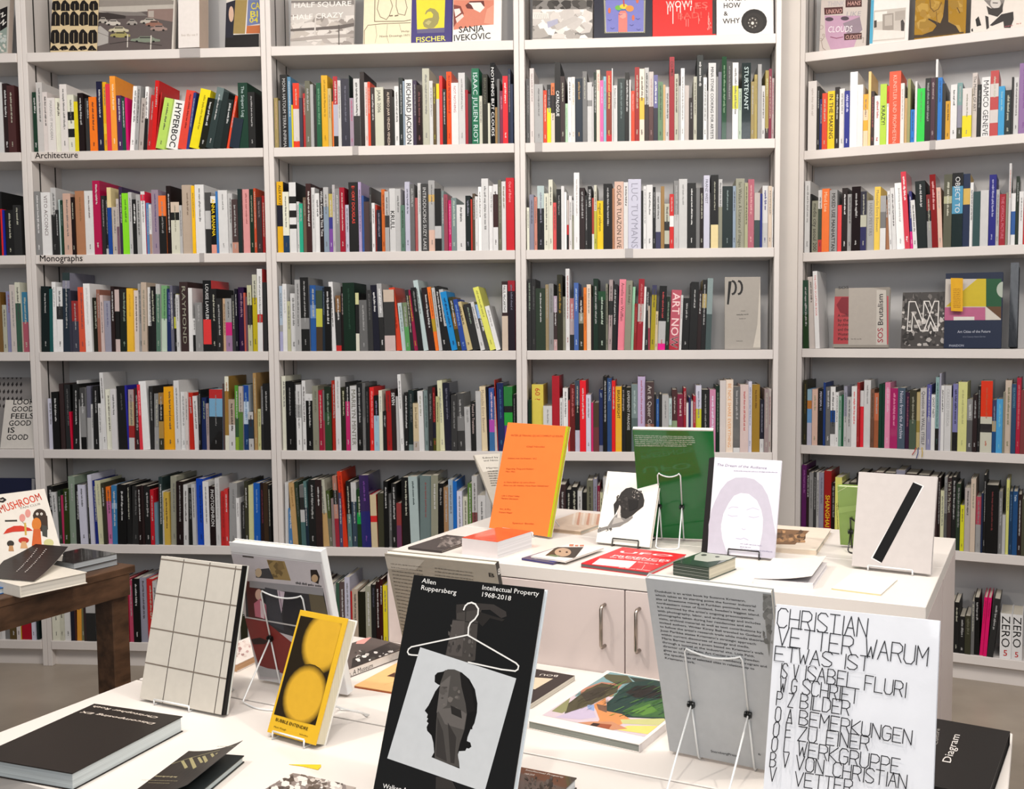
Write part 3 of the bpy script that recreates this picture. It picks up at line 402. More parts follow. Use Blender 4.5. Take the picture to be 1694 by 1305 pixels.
def hsvname(c):
    v = [int(x, 16)/15 for x in c[:3]] if len(c) == 3 else [int(c[i:i+2], 16)/255 for i in (0, 2, 4)]
    r, g, b = v; mx, mn = max(v), min(v); d = mx-mn
    if d < .15:
        return 'black' if mx < .3 else 'dark grey' if mx < .45 else 'grey' if mx < .78 else 'white'
    h = (60*(((g-b)/d) % 6) if mx == r else 60*((b-r)/d+2) if mx == g else 60*((r-g)/d+4)); s = d/mx
    if mx < .3: return 'black'
    if s < .3 and mx > .8: return 'cream' if h < 75 else 'pale grey' if h < 290 else 'pale pink'
    if s < .3: return 'beige' if h < 75 and mx > .65 else 'taupe' if h < 75 else 'blue-grey' if 150 < h < 280 else 'green-grey' if h < 151 else 'mauve'
    if h < 12 or h > 348: return 'dark red' if mx < .6 else 'pink' if s < .5 else 'red'
    if h < 40: return 'brown' if mx < .7 else 'orange' if s > .55 else 'tan'
    if h < 70: return 'olive' if mx < .6 else 'yellow' if s > .45 else 'cream'
    if h < 165: return 'dark green' if mx < .45 else 'green'
    if h < 200: return 'teal' if mx < .6 else 'light blue'
    if h < 255: return 'navy' if mx < .55 else 'blue'
    if h < 300: return 'purple'
    return 'dark magenta' if mx < .6 else 'magenta'
# lettering that may be named (no person or firm in it)
OKT = set(['MAKING IT MODERN', 'HYPERBOC', 'NOT NOTHING', 'NOTHING BUT CLOUDS', 'CATALOGUE', 'CO-MIX', 'IN THE MAKING', 'KRAZY!', 'KUNSTLER UND PROPHETEN',
    'The Making OF ART', 'media city seoul 200', 'MIXED USE MANHATTAN', 'THE OFFICIAL PICTURE', 'ART NOW', 'SEVEN', 'Found in Translation', '972 2012', 'ART', 'ATTRACTING',
    'Art & Queer Culture', 'EXPERIMENT PARADISE', 'Notes from the Archive', 'Question the WALL ITSELF', 'GHOST PARTY', 'CRACKED MIRROR', 'SEA MONSTERS', 'SHANGHAI',
    'Tell It To My Heart', 'Table', 'ZERO 5', '60', 'BE NICE SHARE EVERYTHING', 'DAS NEW YORK', 'Mind Line', 'OBJECT TO'])
ORD = ['first', 'second', 'third', 'fourth', 'fifth', 'sixth', 'seventh', 'eighth', 'ninth', 'tenth', 'eleventh', 'twelfth', 'thirteenth', 'fourteenth', 'fifteenth', 'sixteenth', 'seventeenth', 'eighteenth', 'nineteenth', 'twentieth']
rnd = random.Random(7)
books = []; hdr = None
for ln in ROWS.strip().split('\n'):
    if ln[0] == '#':
        q = ln[1:].split(); hdr = (int(q[0]), int(q[1]), float(q[2]), float(q[3]), float(q[4])); continue
    bay, sh, ox, oy, sc = hdr; b = BAYS[bay]; z = ZS[sh]; ents = [e.split(',') for e in ln.split(';')]; row = []
    for i in range(len(ents)-1):
        e, nx = ents[i], ents[i+1]
        if e[2] == '-': continue
        x0 = b.xat(ox+float(e[0])/sc, z); x1 = b.xat(ox+float(nx[0])/sc, z)
        lean = float(e[3]) if len(e) > 3 else 0
        pxm = ox+(float(e[0])+lean)/sc
        zt = b.hit(pxm, oy+float(e[1])/sc)[1]; h = zt-z
        x0 = max(x0, .004); x1 = min(x1, BW-.004)
        if x1-x0 < .002: continue
        h = min(max(h, .12), ZS[sh-1]-BT-z-.006)
        lx = (b.hit(pxm, oy+float(e[1])/sc)[0]-b.xat(ox+float(e[0])/sc, z)) if lean else 0
        ang = math.atan2(lx, h)
        row.append(dict(bay=bay, sh=sh, x0=x0, x1=x1, h=h, ang=ang, col=e[2], title=e[4] if len(e) > 4 else '', tc=e[5] if len(e) > 5 else '888',
                        area=(x1-x0)*h*(1 if sh < 6 else .8)))
    cnt = {}
    for r in row:
        r['cn'] = hsvname(r['col'].split('/')[0]); cnt[r['cn']] = cnt.get(r['cn'], 0)+1; r['k'] = cnt[r['cn']]
    for r in row: r['n'] = cnt[r['cn']]
    hid = {(3, 6)}
    for r in row:
        if (bay, sh) in hid or (sh == 7 and bay < 4) or (bay == 4 and sh == 6 and .18 < r['x0'] < .60): r['area'] = 0
        if bay == 3 and sh == 5 and (r['x0'] < .18 or .42 < r['x0'] < .75): r['area'] *= .6
    books += row
NIND = 246
cut = sorted((r['area'] for r in books), reverse=True)[NIND]
def spine_book(r, mb_cov, mb_pg, mb_txt):
    b = BAYS[r['bay']]; z = ZS[r['sh']]+.0004; w = r['x1']-r['x0']-.0008; h = r['h']; an = r['ang']
    y0 = rnd.uniform(.002, .016); dep = min(.196, .125+h*.22)+rnd.uniform(-.012, 0)
    ux = b.a*cos(an)-Z*sin(an); uz = b.a*sin(an)+Z*cos(an); uy = b.b
    # pivot on the corner the book leans over, so that it stands on the board
    O = b.P(r['x0']+.0004, y0, z)
    if an > 0: O = b.P(r['x0']+.0004+w*(1-cos(an)), y0, z+w*sin(an))
    cols = []; prev = 0
    for t in r['col'].split('/'):
        q = t.split('@'); cols.append([q[0], float(q[1]) if len(q) > 1 else 0])
    c0 = cols[0][0]; bt = min(.0022, w*.16); thin = w < .011
    bandz = [(1-cols[i][1], 1-(cols[i+1][1] if i+1 < len(cols) else 1), cols[i][0]) for i in range(len(cols))]
    def jit(c):
        v = hx(c); k = rnd.uniform(.92, 1.04); return (min(v[0]*k, 1), min(v[1]*k, 1), min(v[2]*k, 1), 1)
    for ta, tb, cc in bandz:
        mb_cov.box(O+uz*(h*tb), ux*w, uy*bt, uz*(h*(ta-tb)), cols=[jit(cc)]*6)
    cs = jit(c0 if len(cols) < 3 else cols[len(cols)//2][0])
    mb_cov.box(O+uy*bt, ux*bt, uy*(dep-bt), uz*h, cols=[cs]*6)
    mb_cov.box(O+uy*bt+ux*(w-bt), ux*bt, uy*(dep-bt), uz*h, cols=[cs]*6)
    ins = .0004 if thin else .003
    mb_pg.box(O+uy*bt+ux*bt+uz*ins, ux*(w-2*bt), uy*(dep-bt-ins), uz*(h-2*ins), 'e6e0d2')
    f = O-uy*.00025
    tt = r['title']; tc = r['tc']
    if tt == '' and w > .009 and rnd.random() < .75:
        tt = '?'; v = hx(c0); lum = sum(v[:3])/3; tc = rnd.choice(['ddd', 'bbb', 'ccb']) if lum < .3 else rnd.choice(['555', '777', '433'])
    if tt == '?':
        sz = min(w*.42, .0085)*rnd.uniform(.7, 1.05); L = h*rnd.uniform(.25, .6); t0 = rnd.uniform(.05, .12)
        ticks(mb_txt, f+uz*(h*(1-t0))+ux*(w*.5-sz*.3), -uz, ux, L, sz, tc, rnd)
        if rnd.random() < .5:
            ticks(mb_txt, f+uz*(h*.16)+ux*(w*.5-sz*.3), -uz, ux, h*.07, sz*.8, tc, rnd)
    elif tt:
        bold = 1 if tt in BOLD else 0; tw = textw(tt, bold); size = min(w*.95, h*.88/tw)
        size = min(w*TS.get(tt, .6)*1.05, h*.92/tw)
        st = min(TSP.get(tt, 1.1), h*.94/(tw*size))
        top = .05 if tt not in ('KRAZY!', 'KRULL', 'SHANGHAI', 'CATALOGUE') else .35
        if tt == 'ZERO 5':
            s2 = min(w*1.1, h*.62/textw('ZERO', 0))
            text(mb_txt, 'ZERO', f+uz*(h*.95)+ux*(w*.5-s2*.35), -uz, ux, s2, tc, 0, 1.15)
            text(mb_txt, '5', f+uz*(h*.06)+ux*(w*.5), ux, uz, w*.8, 'c33', 1, 1, 0, 'c')
        elif tt == '60': text(mb_txt, '60', f+uz*(h*.78)+ux*(w*.5), ux, uz, w*.75, tc, 1, 1, 0, 'c')
        elif tt == 'PAUL McCARTHY':
            q = f+uz*(h*.55)+ux*(w*.12); mb_txt.face([q, q+ux*(w*.76), q+ux*(w*.76)+uz*(h*.4), q+uz*(h*.4)], 'eee')
            text(mb_txt, tt, f-uy*.0001+uz*(h*.94)+ux*(w*.25), -uz, ux, min(w*.7, h*.38/tw), '333', 1)
        else:
            if tt == '972 2012': text(mb_txt, tt, f+uz*(h*.02)+ux*(w*.82), uz, -ux, size*.9, tc, 1, st)
            else: text(mb_txt, tt, f+uz*(h*(1-top))+ux*(w*.5-size*.34), -uz, ux, size, tc, bold, st)
        if tt == 'KRULL' or tt == 'CO-MIX': pass
    return O
TS = {'HYPERBOC': 1.15, 'RICHARD JACKSON': 1, 'NOTHING BUT CLOUDS': .8, 'OSCAR TUAZON LIVE': .95, 'LUC TUYMANS': .7, 'ART NOW': 1, 'MAMCO GENEVE': .85, 'ANNA BANANA': .85, 'KRULL': .9, 'MARILYN MINTER': .8,
    'Question the WALL ITSELF': .7, 'MIXED USE MANHATTAN': .7, 'media city seoul 200': .8, 'ISAAC JULIEN RIOT': .8, 'STURTEVANT': .62, '972 2012': .85, 'IN THE MAKING': .75, 'KRAZY!': .8, 'MINA STONE COOKING FOR ARTISTS': .75,
    'Ian Wallace A Literature of Images': .6, 'Amelie von Wulffen': .62, 'The Making OF ART': .8, 'William Kentridge Think Time': .7, 'CO-MIX': .75, 'JAAR 2006': .5, 'GHOST PARTY': .7, 'Muntadas Entre Between': .62,
    'RAYMOND': .6, 'SHANGHAI': .8, 'SEVEN': .8, 'NOT NOTHING': .45, 'The Snipers Log': .42, 'EMORY DOUGLAS': .42, 'LOUISE LAWLER': .5, 'Out of Beirut': .4, 'MAKING IT MODERN': .45, 'ALEX KATZ': .5, 'MELANIE SMITH': .6,
    'VITO ACCONCI': .5, 'PERFORMA 11': .5, 'Tell It To My Heart': .9, 'SOPHIE NYS': .7, 'CATALOGUE': .7, '60': 1, 'PHOTOEPHRON': .7, 'EXPERIMENT PARADISE': .6, 'ATTRACTING': .6}
BOLD = {'HYPERBOC', 'RICHARD JACKSON', 'NOTHING BUT CLOUDS', 'ART NOW', 'KRULL', 'ANNA BANANA', 'CATALOGUE', 'MINA STONE COOKING FOR ARTISTS', '972 2012', 'MIXED USE MANHATTAN', 'KRAZY!', 'IN THE MAKING', 'SEVEN', 'SHANGHAI', '60', 'CO-MIX', 'miguel calderon', 'GHOST PARTY', 'ALEX KATZ', 'BRIAN BRIGHT', 'SOPHIE NYS', 'Table', 'PHOTOEPHRON', 'EMORY DOUGLAS'}
TSP = {'CATALOGUE': 1, 'MAMCO GENEVE': 1.25, 'RICHARD JACKSON': 1.15, 'LUC TUYMANS': 1.5, 'RAYMOND': 2.2, 'STURTEVANT': 1.2, 'MARILYN MINTER': 1.2, 'ISAAC JULIEN RIOT': 1.3, 'NOTHING BUT CLOUDS': 1.6, 'HYPERBOC': 1, 'MINA STONE COOKING FOR ARTISTS': 1.2}
S_COV, S_PG, S_TX = MB(), MB(), MB()
for r in books:
    if r['area'] > cut and r['area'] > 0:
        c_, p_, t_ = MB(), MB(), MB()
        O = spine_book(r, c_, p_, t_)
        w, h = r['x1']-r['x0'], r['h']
        if r['h'] > .31: hw = 'tall '
        elif r['h'] < .215: hw = 'short '
        else: hw = ''
        ww = 'thick ' if w > .031 else 'slim ' if w < .017 else ''
        bits = r['col'].split('/'); two = ''
        if len(bits) > 1:
            c2 = hsvname(bits[1].split('@')[0])
            if c2 != r['cn']: two = ' and '+c2
        plain = ' lettered '+r['title'] if r['title'] in OKT else ''
        pos = 'the only %s spine' % r['cn'] if r['n'] == 1 else '%s %s spine from left' % (ORD[r['k']-1] if r['k'] <= 20 else str(r['k'])+'th', r['cn'])
        if r['bay'] in (1,) and r['sh'] == 2: where = 'Architecture shelf'
        elif r['bay'] == 1 and r['sh'] == 3: where = 'Monographs shelf'
        else: where = '%s, %s' % (SHN[r['sh']], BAYNAME[r['bay']])
        if plain and len(plain.split()) > 3: lab = '%s%s%s%s book%s, %s' % (hw, ww, r['cn'], two if len(plain.split()) < 5 else '', plain, where)
        else: lab = '%s%s%s%s book%s, %s, %s' % (hw, ww, r['cn'], two, plain, pos, where)
        while len(lab.split()) > 16:
            if two and two in lab: lab = lab.replace(two, '', 1); two = ''
            elif ww and ww in lab: lab = lab.replace(ww, '', 1); ww = ''
            elif hw and hw in lab: lab = lab.replace(hw, '', 1); hw = ''
            else: lab = lab.replace(plain, '', 1) if plain and plain in lab else ' '.join(lab.split()[:16])
        ob = c_.build('book', M_GLOSS if rnd.random() < .25 else M_PRINT, None, O)
        tag(ob, lab, 'book', 'books on the %s of the %s' % (SHN[r['sh']], BAYNAME[r['bay']]))
        p_.build('pages', M_PAGESV, ob, O)
        if t_.f:
            sl = t_.build('spine_lettering', M_PRINT, ob, O)
            if r['title'] in ('?', '', 'ZERO 5', 'PAUL McCARTHY'): sl['kind'] = 'stuff'
        r['obj'] = ob
    else: spine_book(r, S_COV, S_PG, S_TX)
so = tag(S_COV.build('shelved_books', M_PRINT), 'the slimmer and more hidden books filling the white bookcases between the larger ones', 'books', kind='stuff')
tag(S_PG.build('pages', M_PAGESV, so), kind='stuff'); tag(S_TX.build('spine_lettering', M_PRINT, so), kind='stuff')
# ------------------------------------------------------------------ frames of the books shown face out
def px_art(fr, crop, lift=.0003):
    a = Art(fr, lift); ox, oy, sc = crop; O, u, v, n, W, H = fr
    def q(x, y):
        p = onpl(ox+x/sc, oy+y/sc, O, n)-O
        return (p.dot(u)/W, p.dot(v)/H)
    a.q = q
    a.pp = lambda pts, col: a.poly([q(*p) for p in pts], col)
    a.pl = lambda pts, wd, col: a.line([q(*p) for p in pts], wd/sc*(EYE-O).length/F, col)
    def pe(cx, cy, rx, ry, col, n_=20, rot=0):
        a.poly([q(cx+rx*cos(2*pi*i/n_)*cos(rot)-ry*sin(2*pi*i/n_)*sin(rot), cy+rx*cos(2*pi*i/n_)*sin(rot)+ry*sin(2*pi*i/n_)*cos(rot)) for i in range(n_)], col)
    a.pe = pe
    def pb(x0, y0, x1, y1, cols, n_, size, seed=1, asp=1):
        r = random.Random(seed)
        for i in range(n_):
            x, y = r.uniform(x0, x1), r.uniform(y0, y1); m_ = r.randint(4, 7); sz = size*r.uniform(.4, 1.3); ph = r.uniform(0, 6)
            a.pp([(min(max(x+cos(ph+2*pi*k/m_)*sz*asp*r.uniform(.6, 1.2), x0), x1), min(max(y+sin(ph+2*pi*k/m_)*sz*r.uniform(.6, 1.2), y0), y1)) for k in range(m_)], r.choice(cols))
    a.pb = pb
    def pt(x0, y0, x1, y1, st, col, h=None, bold=0, shear=0):
        p, e = q(x0, y0), q(x1, y1); dx = V(((e[0]-p[0])*W, (e[1]-p[1])*H)); L = dx.length; dx /= L
        D3 = u*dx.x+v*dx.y; U3 = -u*dx.y+v*dx.x
        P3 = a.P(*p); g0, g1 = pr(P3), pr(P3+U3*.01); k = .01/(math.hypot(g1[0]-g0[0], g1[1]-g0[1])*sc)
        size = (h/.73*k) if h else L/textw(st, bold)
        stx = L/(textw(st, bold)*size); a.z += a.step
        text(a.mb, st, a.P(*p), D3, U3, size, col, bold, stx, shear)
    a.pt = pt
    def ptk(x0, y0, x1, y1, h, col, seed=1):
        p, e = q(x0, y0), q(x1, y1); dx = V(((e[0]-p[0])*W, (e[1]-p[1])*H)); L = dx.length; dx /= L
        P3 = a.P(*p); U3 = -u*dx.y+v*dx.x; g0, g1 = pr(P3), pr(P3+U3*.01); k = .01/(math.hypot(g1[0]-g0[0], g1[1]-g0[1])*sc); a.z += a.step
        ticks(a.mb, a.P(*p), u*dx.x+v*dx.y, -u*dx.y+v*dx.x, L, h*k, col, random.Random(seed))
    a.ptk = ptk
    return a
def frame_stand(bl, br, tl, tr, z0, lo=-40, hi=45):
    B0, B1 = onz(*bl, z0), onz(*br, z0); u = (B1-B0); W = u.length; u.normalize()
    h = V((-u.y, u.x, 0)); h = h if h.y > 0 else -h
    best = None
    for i in range(lo*2, hi*2+1):
        t = math.radians(i/2); v = Z*cos(t)+h*sin(t)
        for j in range(60):
            H = .10+j*.006; P0 = pr(B0+v*H); P1 = pr(B1+v*H)
            e = (P0[0]-tl[0])**2+(P0[1]-tl[1])**2+(P1[0]-tr[0])**2+(P1[1]-tr[1])**2
            if best is None or e < best[0]: best = (e, t, H)
    e, t, H = best; v = Z*cos(t)+h*sin(t); n = -h*cos(t)+Z*sin(t)
    if VERB: print('STAND W %.3f H %.3f tilt %.1f err %.1f B0 %s' % (W, H, math.degrees(t), e**.5, tuple(round(c, 2) for c in B0)))
    return (B0, u, v, n, W, H)
def frame_flat(tl, tr, br, bl, z):
    A, B, Cc, D = [onz(*p, z) for p in (tl, tr, br, bl)]; c = (A+B+Cc+D)/4
    u = ((B-A)+(Cc-D)).normalized(); v = ((A-D)+(B-Cc)); v = (v-u*v.dot(u)).normalized()
    W = ((B-A).length+(Cc-D).length)/2; H = ((A-D).length+(B-Cc).length)/2
    if VERB: print('FLAT W %.3f H %.3f' % (W, H))
    return (c-u*W/2-v*H/2, u, v, Z.copy(), W, H)
def volume(fr, T, label, cover='fff', back=None, spine='l', spinecol=None, page='e9e3d6', m=None, bt=.0022, name='book', cat='book', group=None, ins=.0025, soft=False):
    O, u, v, n, W, H = fr; back = back or cover; sc_ = spinecol or cover; m = m or M_PRINT
    if soft: ins = .0002; bt = min(bt, .0006)
    c = MB(); c.bevbox(O-n*bt, u*W, v*H, n*bt, .0004, cover); c.bevbox(O-n*T, u*W, v*H, n*bt, .0004, back)
    x0, x1, y0, y1 = ins, W-ins, ins, H-ins
    if spine == 'l': c.box(O-n*(T-bt), u*bt, v*H, n*(T-2*bt), sc_); x0 = bt
    elif spine == 'r': c.box(O-n*(T-bt)+u*(W-bt), u*bt, v*H, n*(T-2*bt), sc_); x1 = W-bt
    elif spine == 'b': c.box(O-n*(T-bt), u*W, v*bt, n*(T-2*bt), sc_); y0 = bt
    elif spine == 't': c.box(O-n*(T-bt)+v*(H-bt), u*W, v*bt, n*(T-2*bt), sc_); y1 = H-bt
    o = tag(c.build(name, m, None, O-n*T if n.z > .9 else O), label, cat, group)
    pg = MB(); pg.box(O-n*(T-bt)+u*x0+v*y0, u*(x1-x0), v*(y1-y0), n*(T-2*bt), page)
    vert = abs(n.z) > .9
    pg.build('pages', M_PAGES if vert else M_PAGESV, o, o.location)
    return o
# ------------------------------------------------------------------ wire easels
def easel(fr, T, side, label, m, x0=.3, x1=.7, top=.62, spread=.10, ztab=.85, group='wire book easels', full=True, lip=.005):
    lh = lip
    """side=+1: legs on the side the normal points to (book seen from behind); -1: legs behind the book"""
    O, u, v, n, W, H = fr; r = .0019; h = V((n.x, n.y, 0)).normalized()*(1 if side > 0 else -1); z0 = ztab+r+.0002
    face = O + (n*(r+.001) if side > 0 else -n*(T+r+.001)); far = O + (-n*(T+r+.001) if side > 0 else n*(r+.0012))
    base = face+u*(W*(x0+x1)/2); base.z = z0
    root = empty('book_easel', V((base.x, base.y, ztab)), label, 'book easel', group); oc = root.location.copy()
    A, B = face+u*(W*x0), face+u*(W*x1); half = .5
    def onface(P, t): return P+v*(H*t)
    kn = top*.5
    # upper bow
    pts = [onface(A, kn), onface(A, top*.97), onface(A, top)+u*.004]
    for i in range(1, 8):
        t = i/8; pts.append(onface(A, top)+(B-A)*t-v*(.011*sin(pi*t))+n*(0))
    pts += [onface(B, top)-u*.004, onface(B, top*.97), onface(B, kn)]
    if full:
        k = MB(); k.tube(pts, r); k.build('upper_bow', m, root, oc, True)
    # front legs run down and hook under the book
    for P, s_ in ((A, 1), (B, -1)):
        foot = P.copy(); foot.z = z0
        fo = far+u*(W*(x0 if s_ > 0 else x1)); lip = fo.copy(); lip.z = z0
        tipz = fo+v*lh
        k = MB(); k.tube([onface(P, kn), onface(P, .08), foot+Z*.006, foot+(lip-foot)*.3, lip+(lip-foot).normalized()*.002, V((tipz.x, tipz.y, tipz.z))+(lip-foot).normalized()*.002], r)
        k.build('front_leg', m, root, oc, True)
    la = far+u*(W*x0)+v*lh; lb = far+u*(W*x1)+v*lh; dl = (-(n if side > 0 else -n)).normalized()*.002
    k = MB(); k.tube([la+dl, lb+dl], r); k.build('lip_bar', m, root, oc, True)
    # rear legs with floor bar
    J0, J1 = onface(A, kn)+n*.001, onface(B, kn)+n*.001; R0, R1 = J0+h*spread, J1+h*spread; R0.z = R1.z = z0
    pts = [J0, R0+Z*.004]+[R0+(R1-R0)*(.08+.84*i/6)+h*(.012*sin(pi*i/6)) for i in range(7)]+[R1+Z*.004, J1]
    k = MB(); k.tube(pts, r); k.build('rear_leg', m, root, oc, True)
    for J in (J0, J1):
        k = MB(); kh = .008
        for q_, rr in ((-.005, .0055), (-.0005, .0035), (.004, .0055)): k.tube([J+u*(q_-.0018), J+u*(q_+.0018)], rr, 12)
        k.tube([J-v*kh, J+v*kh], .0026, 8); k.build('knob', M_KNOB, root, oc)
    return root
# ------------------------------------------------------------------ white storage cabinets and display tables
AC = V((cos(-.357), sin(-.357), 0)); BC = V((-AC.y, AC.x, 0)); FL = V((-.690, 2.5497, 0)); ZC, ZT = .85, .613
CWD = 1.331
def L(a_, b_, z_=0): return FL+AC*a_+BC*b_+Z*z_
def handle(parent, P, oc, up, out, ln=.098):
    k = MB(); o2 = out*.024; k.tube([P, P+out*.018, P+o2+up*.006, P+o2+up*(ln/2), P+o2+up*(ln-.006), P+out*.018+up*ln, P+up*ln], .0042, 10)
    k.build('handle', M_STEEL, parent, oc, True)
for i_, (y0, lab) in enumerate(((0, 'white storage cabinet with two handled doors, front one of the taller pair'), (.3815, 'rear cabinet of the taller white pair, nearest the bookcases'))):
    dp = .379; root = empty('storage_cabinet', L(CWD/2, y0+dp/2, 0), lab, 'cabinet', 'taller white storage cabinets'); oc = root.location.copy()
    k = MB(); k.bevbox(L(0, y0, ZC-.032), AC*CWD, BC*dp, Z*.032, .0012); k.build('top', M_WHITE, root, oc)
    k = MB(); k.box(L(.0, y0+.021, .06), AC*CWD, BC*(dp-.021), Z*(ZC-.0325-.06)); k.build('body', M_PINK, root, oc)
    k = MB(); k.box(L(.03, y0+.04, 0), AC*(CWD-.06), BC*(dp-.08), Z*.06, ); k.build('plinth', M_GAP, root, oc)
    for d_ in (0, 1):
        k = MB(); k.bevbox(L(.0015+d_*CWD/2, y0, .064), AC*(CWD/2-.003), BC*.019, Z*(ZC-.0345-.064), .001)
        dr = k.build('door', M_PINK, root, oc)
        handle(dr, L(CWD/2+(-.05 if d_ == 0 else .037), y0, .679), oc, Z, -BC)
for y0, lab in ((-.479, 'low white display table against the front of the white storage cabinet'), (-.962, 'low white display table nearest the viewer, under the silhouette and capital-letter books')):
    root = empty('display_table', L(.57, y0+.24, 0), lab, 'display table', 'low white display tables'); oc = root.location.copy(); x0, x1 = -.362, 1.50; dp = .477
    k = MB(); k.bevbox(L(x0, y0, ZT-.03), AC*(x1-x0), BC*dp, Z*.03, .0015); k.build('top', M_WHITE, root, oc)
    for sx in (x0+.02, x1-.038):
        k = MB(); k.box(L(sx, y0+.02, 0), AC*.018, BC*(dp-.04), Z*(ZT-.0302)); k.build('side_panel', M_WHITE, root, oc)
    k = MB(); k.box(L(x0+.04, y0+dp/2, .0), AC*(x1-x0-.08), BC*.018, Z*(ZT-.0302)); k.build('centre_panel', M_WHITE, root, oc)
# walnut table
ZW = .76; cw = onz(224, 934, ZW); root = empty('walnut_table', cw-AC*.45-BC*.8-Z*ZW, 'dark walnut table with thick square legs at the left edge', 'table'); oc = root.location.copy()
k = MB(); k.bevbox(cw-AC*.95-BC*1.7-Z*.022, AC*.95, BC*1.7, Z*.022, .002); k.build('tabletop', M_WOOD, root, oc)
k = MB()
k.box(cw-AC*.024-BC*1.68-Z*.082, AC*.022, BC*1.66, Z*.0598); k.box(cw-AC*.93-BC*1.68-Z*.082, AC*.022, BC*1.66, Z*.0598)
k.box(cw-AC*.906-BC*.04-Z*.082, AC*.88, BC*.022, Z*.0598); k.box(cw-AC*.906-BC*1.68-Z*.082, AC*.88, BC*.022, Z*.0598); k.build('apron', M_WOOD, root, oc)
for ax in (.0, .83):
    for by in (.06, 1.62):
        k = MB(); P_ = cw-AC*(ax+.098)-BC*by; P_.z = 0
        i0 = len(k.v); k.bevbox(P_, AC*.072, BC*.055, Z*(ZW-.0825), .003)
        k.build('leg', M_WOOD, root, oc)
# ------------------------------------------------------------------ books standing on the low tables
G1 = 'books standing on easels on the low white tables'; G2 = 'books standing on easels on the storage cabinets'
E0 = .0065
# grid book
fr = frame_stand((231, 1155), (369, 1183), (266.7, 920), (404.6, 939), ZT+E0)
o = volume(fr, .016, 'cream hardback with a black grid on its cover and black spine edge, standing', 'd9d4ca', spine='r', spinecol='dfe4e0', page='dfe4e0', group=G1)
a = px_art(fr, (200, 900, 4.35)); W_, H_ = fr[4], fr[5]
for pts in (((455, 112), (300, 1140)), ((643, 135), (485, 1175)), ((828, 160), (672, 1215))): a.pl(pts, 6, '5e5650')
for pts in (((283, 106), (890, 187)), ((250, 353), (850, 447)), ((215, 602), (806, 708)), ((172, 850), (765, 970))): a.pl(pts, 8, '8a7f74')
a.done(o, o.location, 'cover_print')
k = MB(); k.box(fr[0]+fr[1]*(W_-.0045)+fr[3]*.0004-fr[3]*.0095, fr[1]*.0055, fr[2]*H_, fr[3]*.0096, '141212'); k.build('spine_tape', M_PRINT, o, o.location)
easel(fr, .016, -1, 'clear wire easel under the cream grid book', M_WIREW, .2, .62, .6, .09, ZT)
# yellow book
fr = frame_stand((441.7, 1210.5), (521.4, 1233), (495.6, 1010.7), (576, 1022), ZT+E0+.004)
o = volume(fr, .03, 'yellow hardback with two soft round shapes on the cover, propped on a white easel', 'e8bd34', back='f2f0ea', spine='l', page='e8e0c8', group=G1, bt=.003)
a = px_art(fr, (420, 990, 4.83))
q4 = [a.q(375, 142), a.q(708, 195), a.q(490, 1012), a.q(158, 925)]; xs = [p[0] for p in q4]; ys = [p[1] for p in q4]
x0, x1, y0, y1 = (xs[0]+xs[3])/2, (xs[1]+xs[2])/2, (ys[2]+ys[3])/2, (ys[0]+ys[1])/2
a.clip = (x0, y0, x1, y1); a.rect(x0, y0, x1, y1, '2a200e')
c1 = a.q(560, 345); c2 = a.q(405, 772)
a.grad(c1[0], c1[1], (x1-x0)*.40, (y1-y0)*.25, '2f240e', 'dfb33a', 16, .3); a.grad(c2[0], c2[1], (x1-x0)*.39, (y1-y0)*.235, '2f240e', 'dfb33a', 16, .3)
a.ell(c1[0], c1[1]-.01, (x1-x0)*.39, (y1-y0)*.225, 'dfb33a', 26)
a.clip = (0, 0, 1, 1)
a.pt(172, 975, 430, 1055, 'BUBBLE ENTENDRE', '3a2c10', 26, 1); a.pt(160, 1028, 258, 1056, 'Mark Waugh', '3a2c10', 15); a.ptk(365, 1085, 430, 1105, 10, '8a6c20')
a.done(o, o.location)
easel(fr, .03, -1, 'white wire easel holding the yellow book', M_WIREW, .15, .8, .62, .12, ZT)
# silhouette book
fr = frame_stand((613, 1328), (838, 1378), (685.3, 946.5), (900.9, 973.5), ZT+E0)
o = volume(fr, .017, 'large black hardback with coat hanger and head silhouette, titled Intellectual Property', '151514', back='dfe6ea', spine='l', page='dfe8ee', m=M_GLOSS, group=G1, bt=.0025)
a = px_art(fr, (600, 900, 3.2236))
leg = ['4a4644', '5c5855', '3c3937', '6a6663']
a.pp([(500, 325), (560, 318), (640, 330), (615, 420), (600, 620), (520, 640), (436, 620), (470, 460), (500, 400)], '4a4643')
a.pp([(500, 322), (610, 315), (700, 322), (765, 360), (768, 385), (740, 395), (680, 350), (600, 352), (498, 368)], '3d3937')
a.pp([(620, 360), (700, 385), (760, 402), (745, 412), (680, 395), (640, 440), (600, 400)], '2b2826')
a.pl([(552, 318), (548, 405)], 4, '262423'); a.pl([(480, 400), (620, 425)], 4, '2a2827')
a.pp([(480, 405), (545, 410), (530, 600), (450, 590)], '585350'); a.pb(455, 430, 590, 600, leg, 26, 14, 3, .6)
a.pp([(392, 1240), (470, 1245), (500, 1305), (390, 1305)], '3a3735')
a.pp([(308, 550), (820, 716), (655, 1305), (640, 1318), (132, 1142)], 'c9cdd0')
sil = [(385, 735), (386, 700), (400, 685), (428, 680), (455, 668), (490, 668), (530, 685), (570, 720), (600, 775), (613, 850), (610, 900), (597, 955), (586, 975), (586, 987), (576, 988), (560, 1030), (557, 1050), (575, 1058), (581, 1080), (568, 1090), (555, 1088), (548, 1102), (515, 1104), (508, 1125), (515, 1160), (518, 1197), (368, 1136), (382, 1110), (378, 1060), (368, 1020), (345, 995), (342, 975), (352, 955), (342, 945), (350, 930), (343, 925), (348, 908), (332, 888), (352, 860), (372, 820), (388, 785), (413, 752), (402, 748)]
a.pp(sil, '121110')
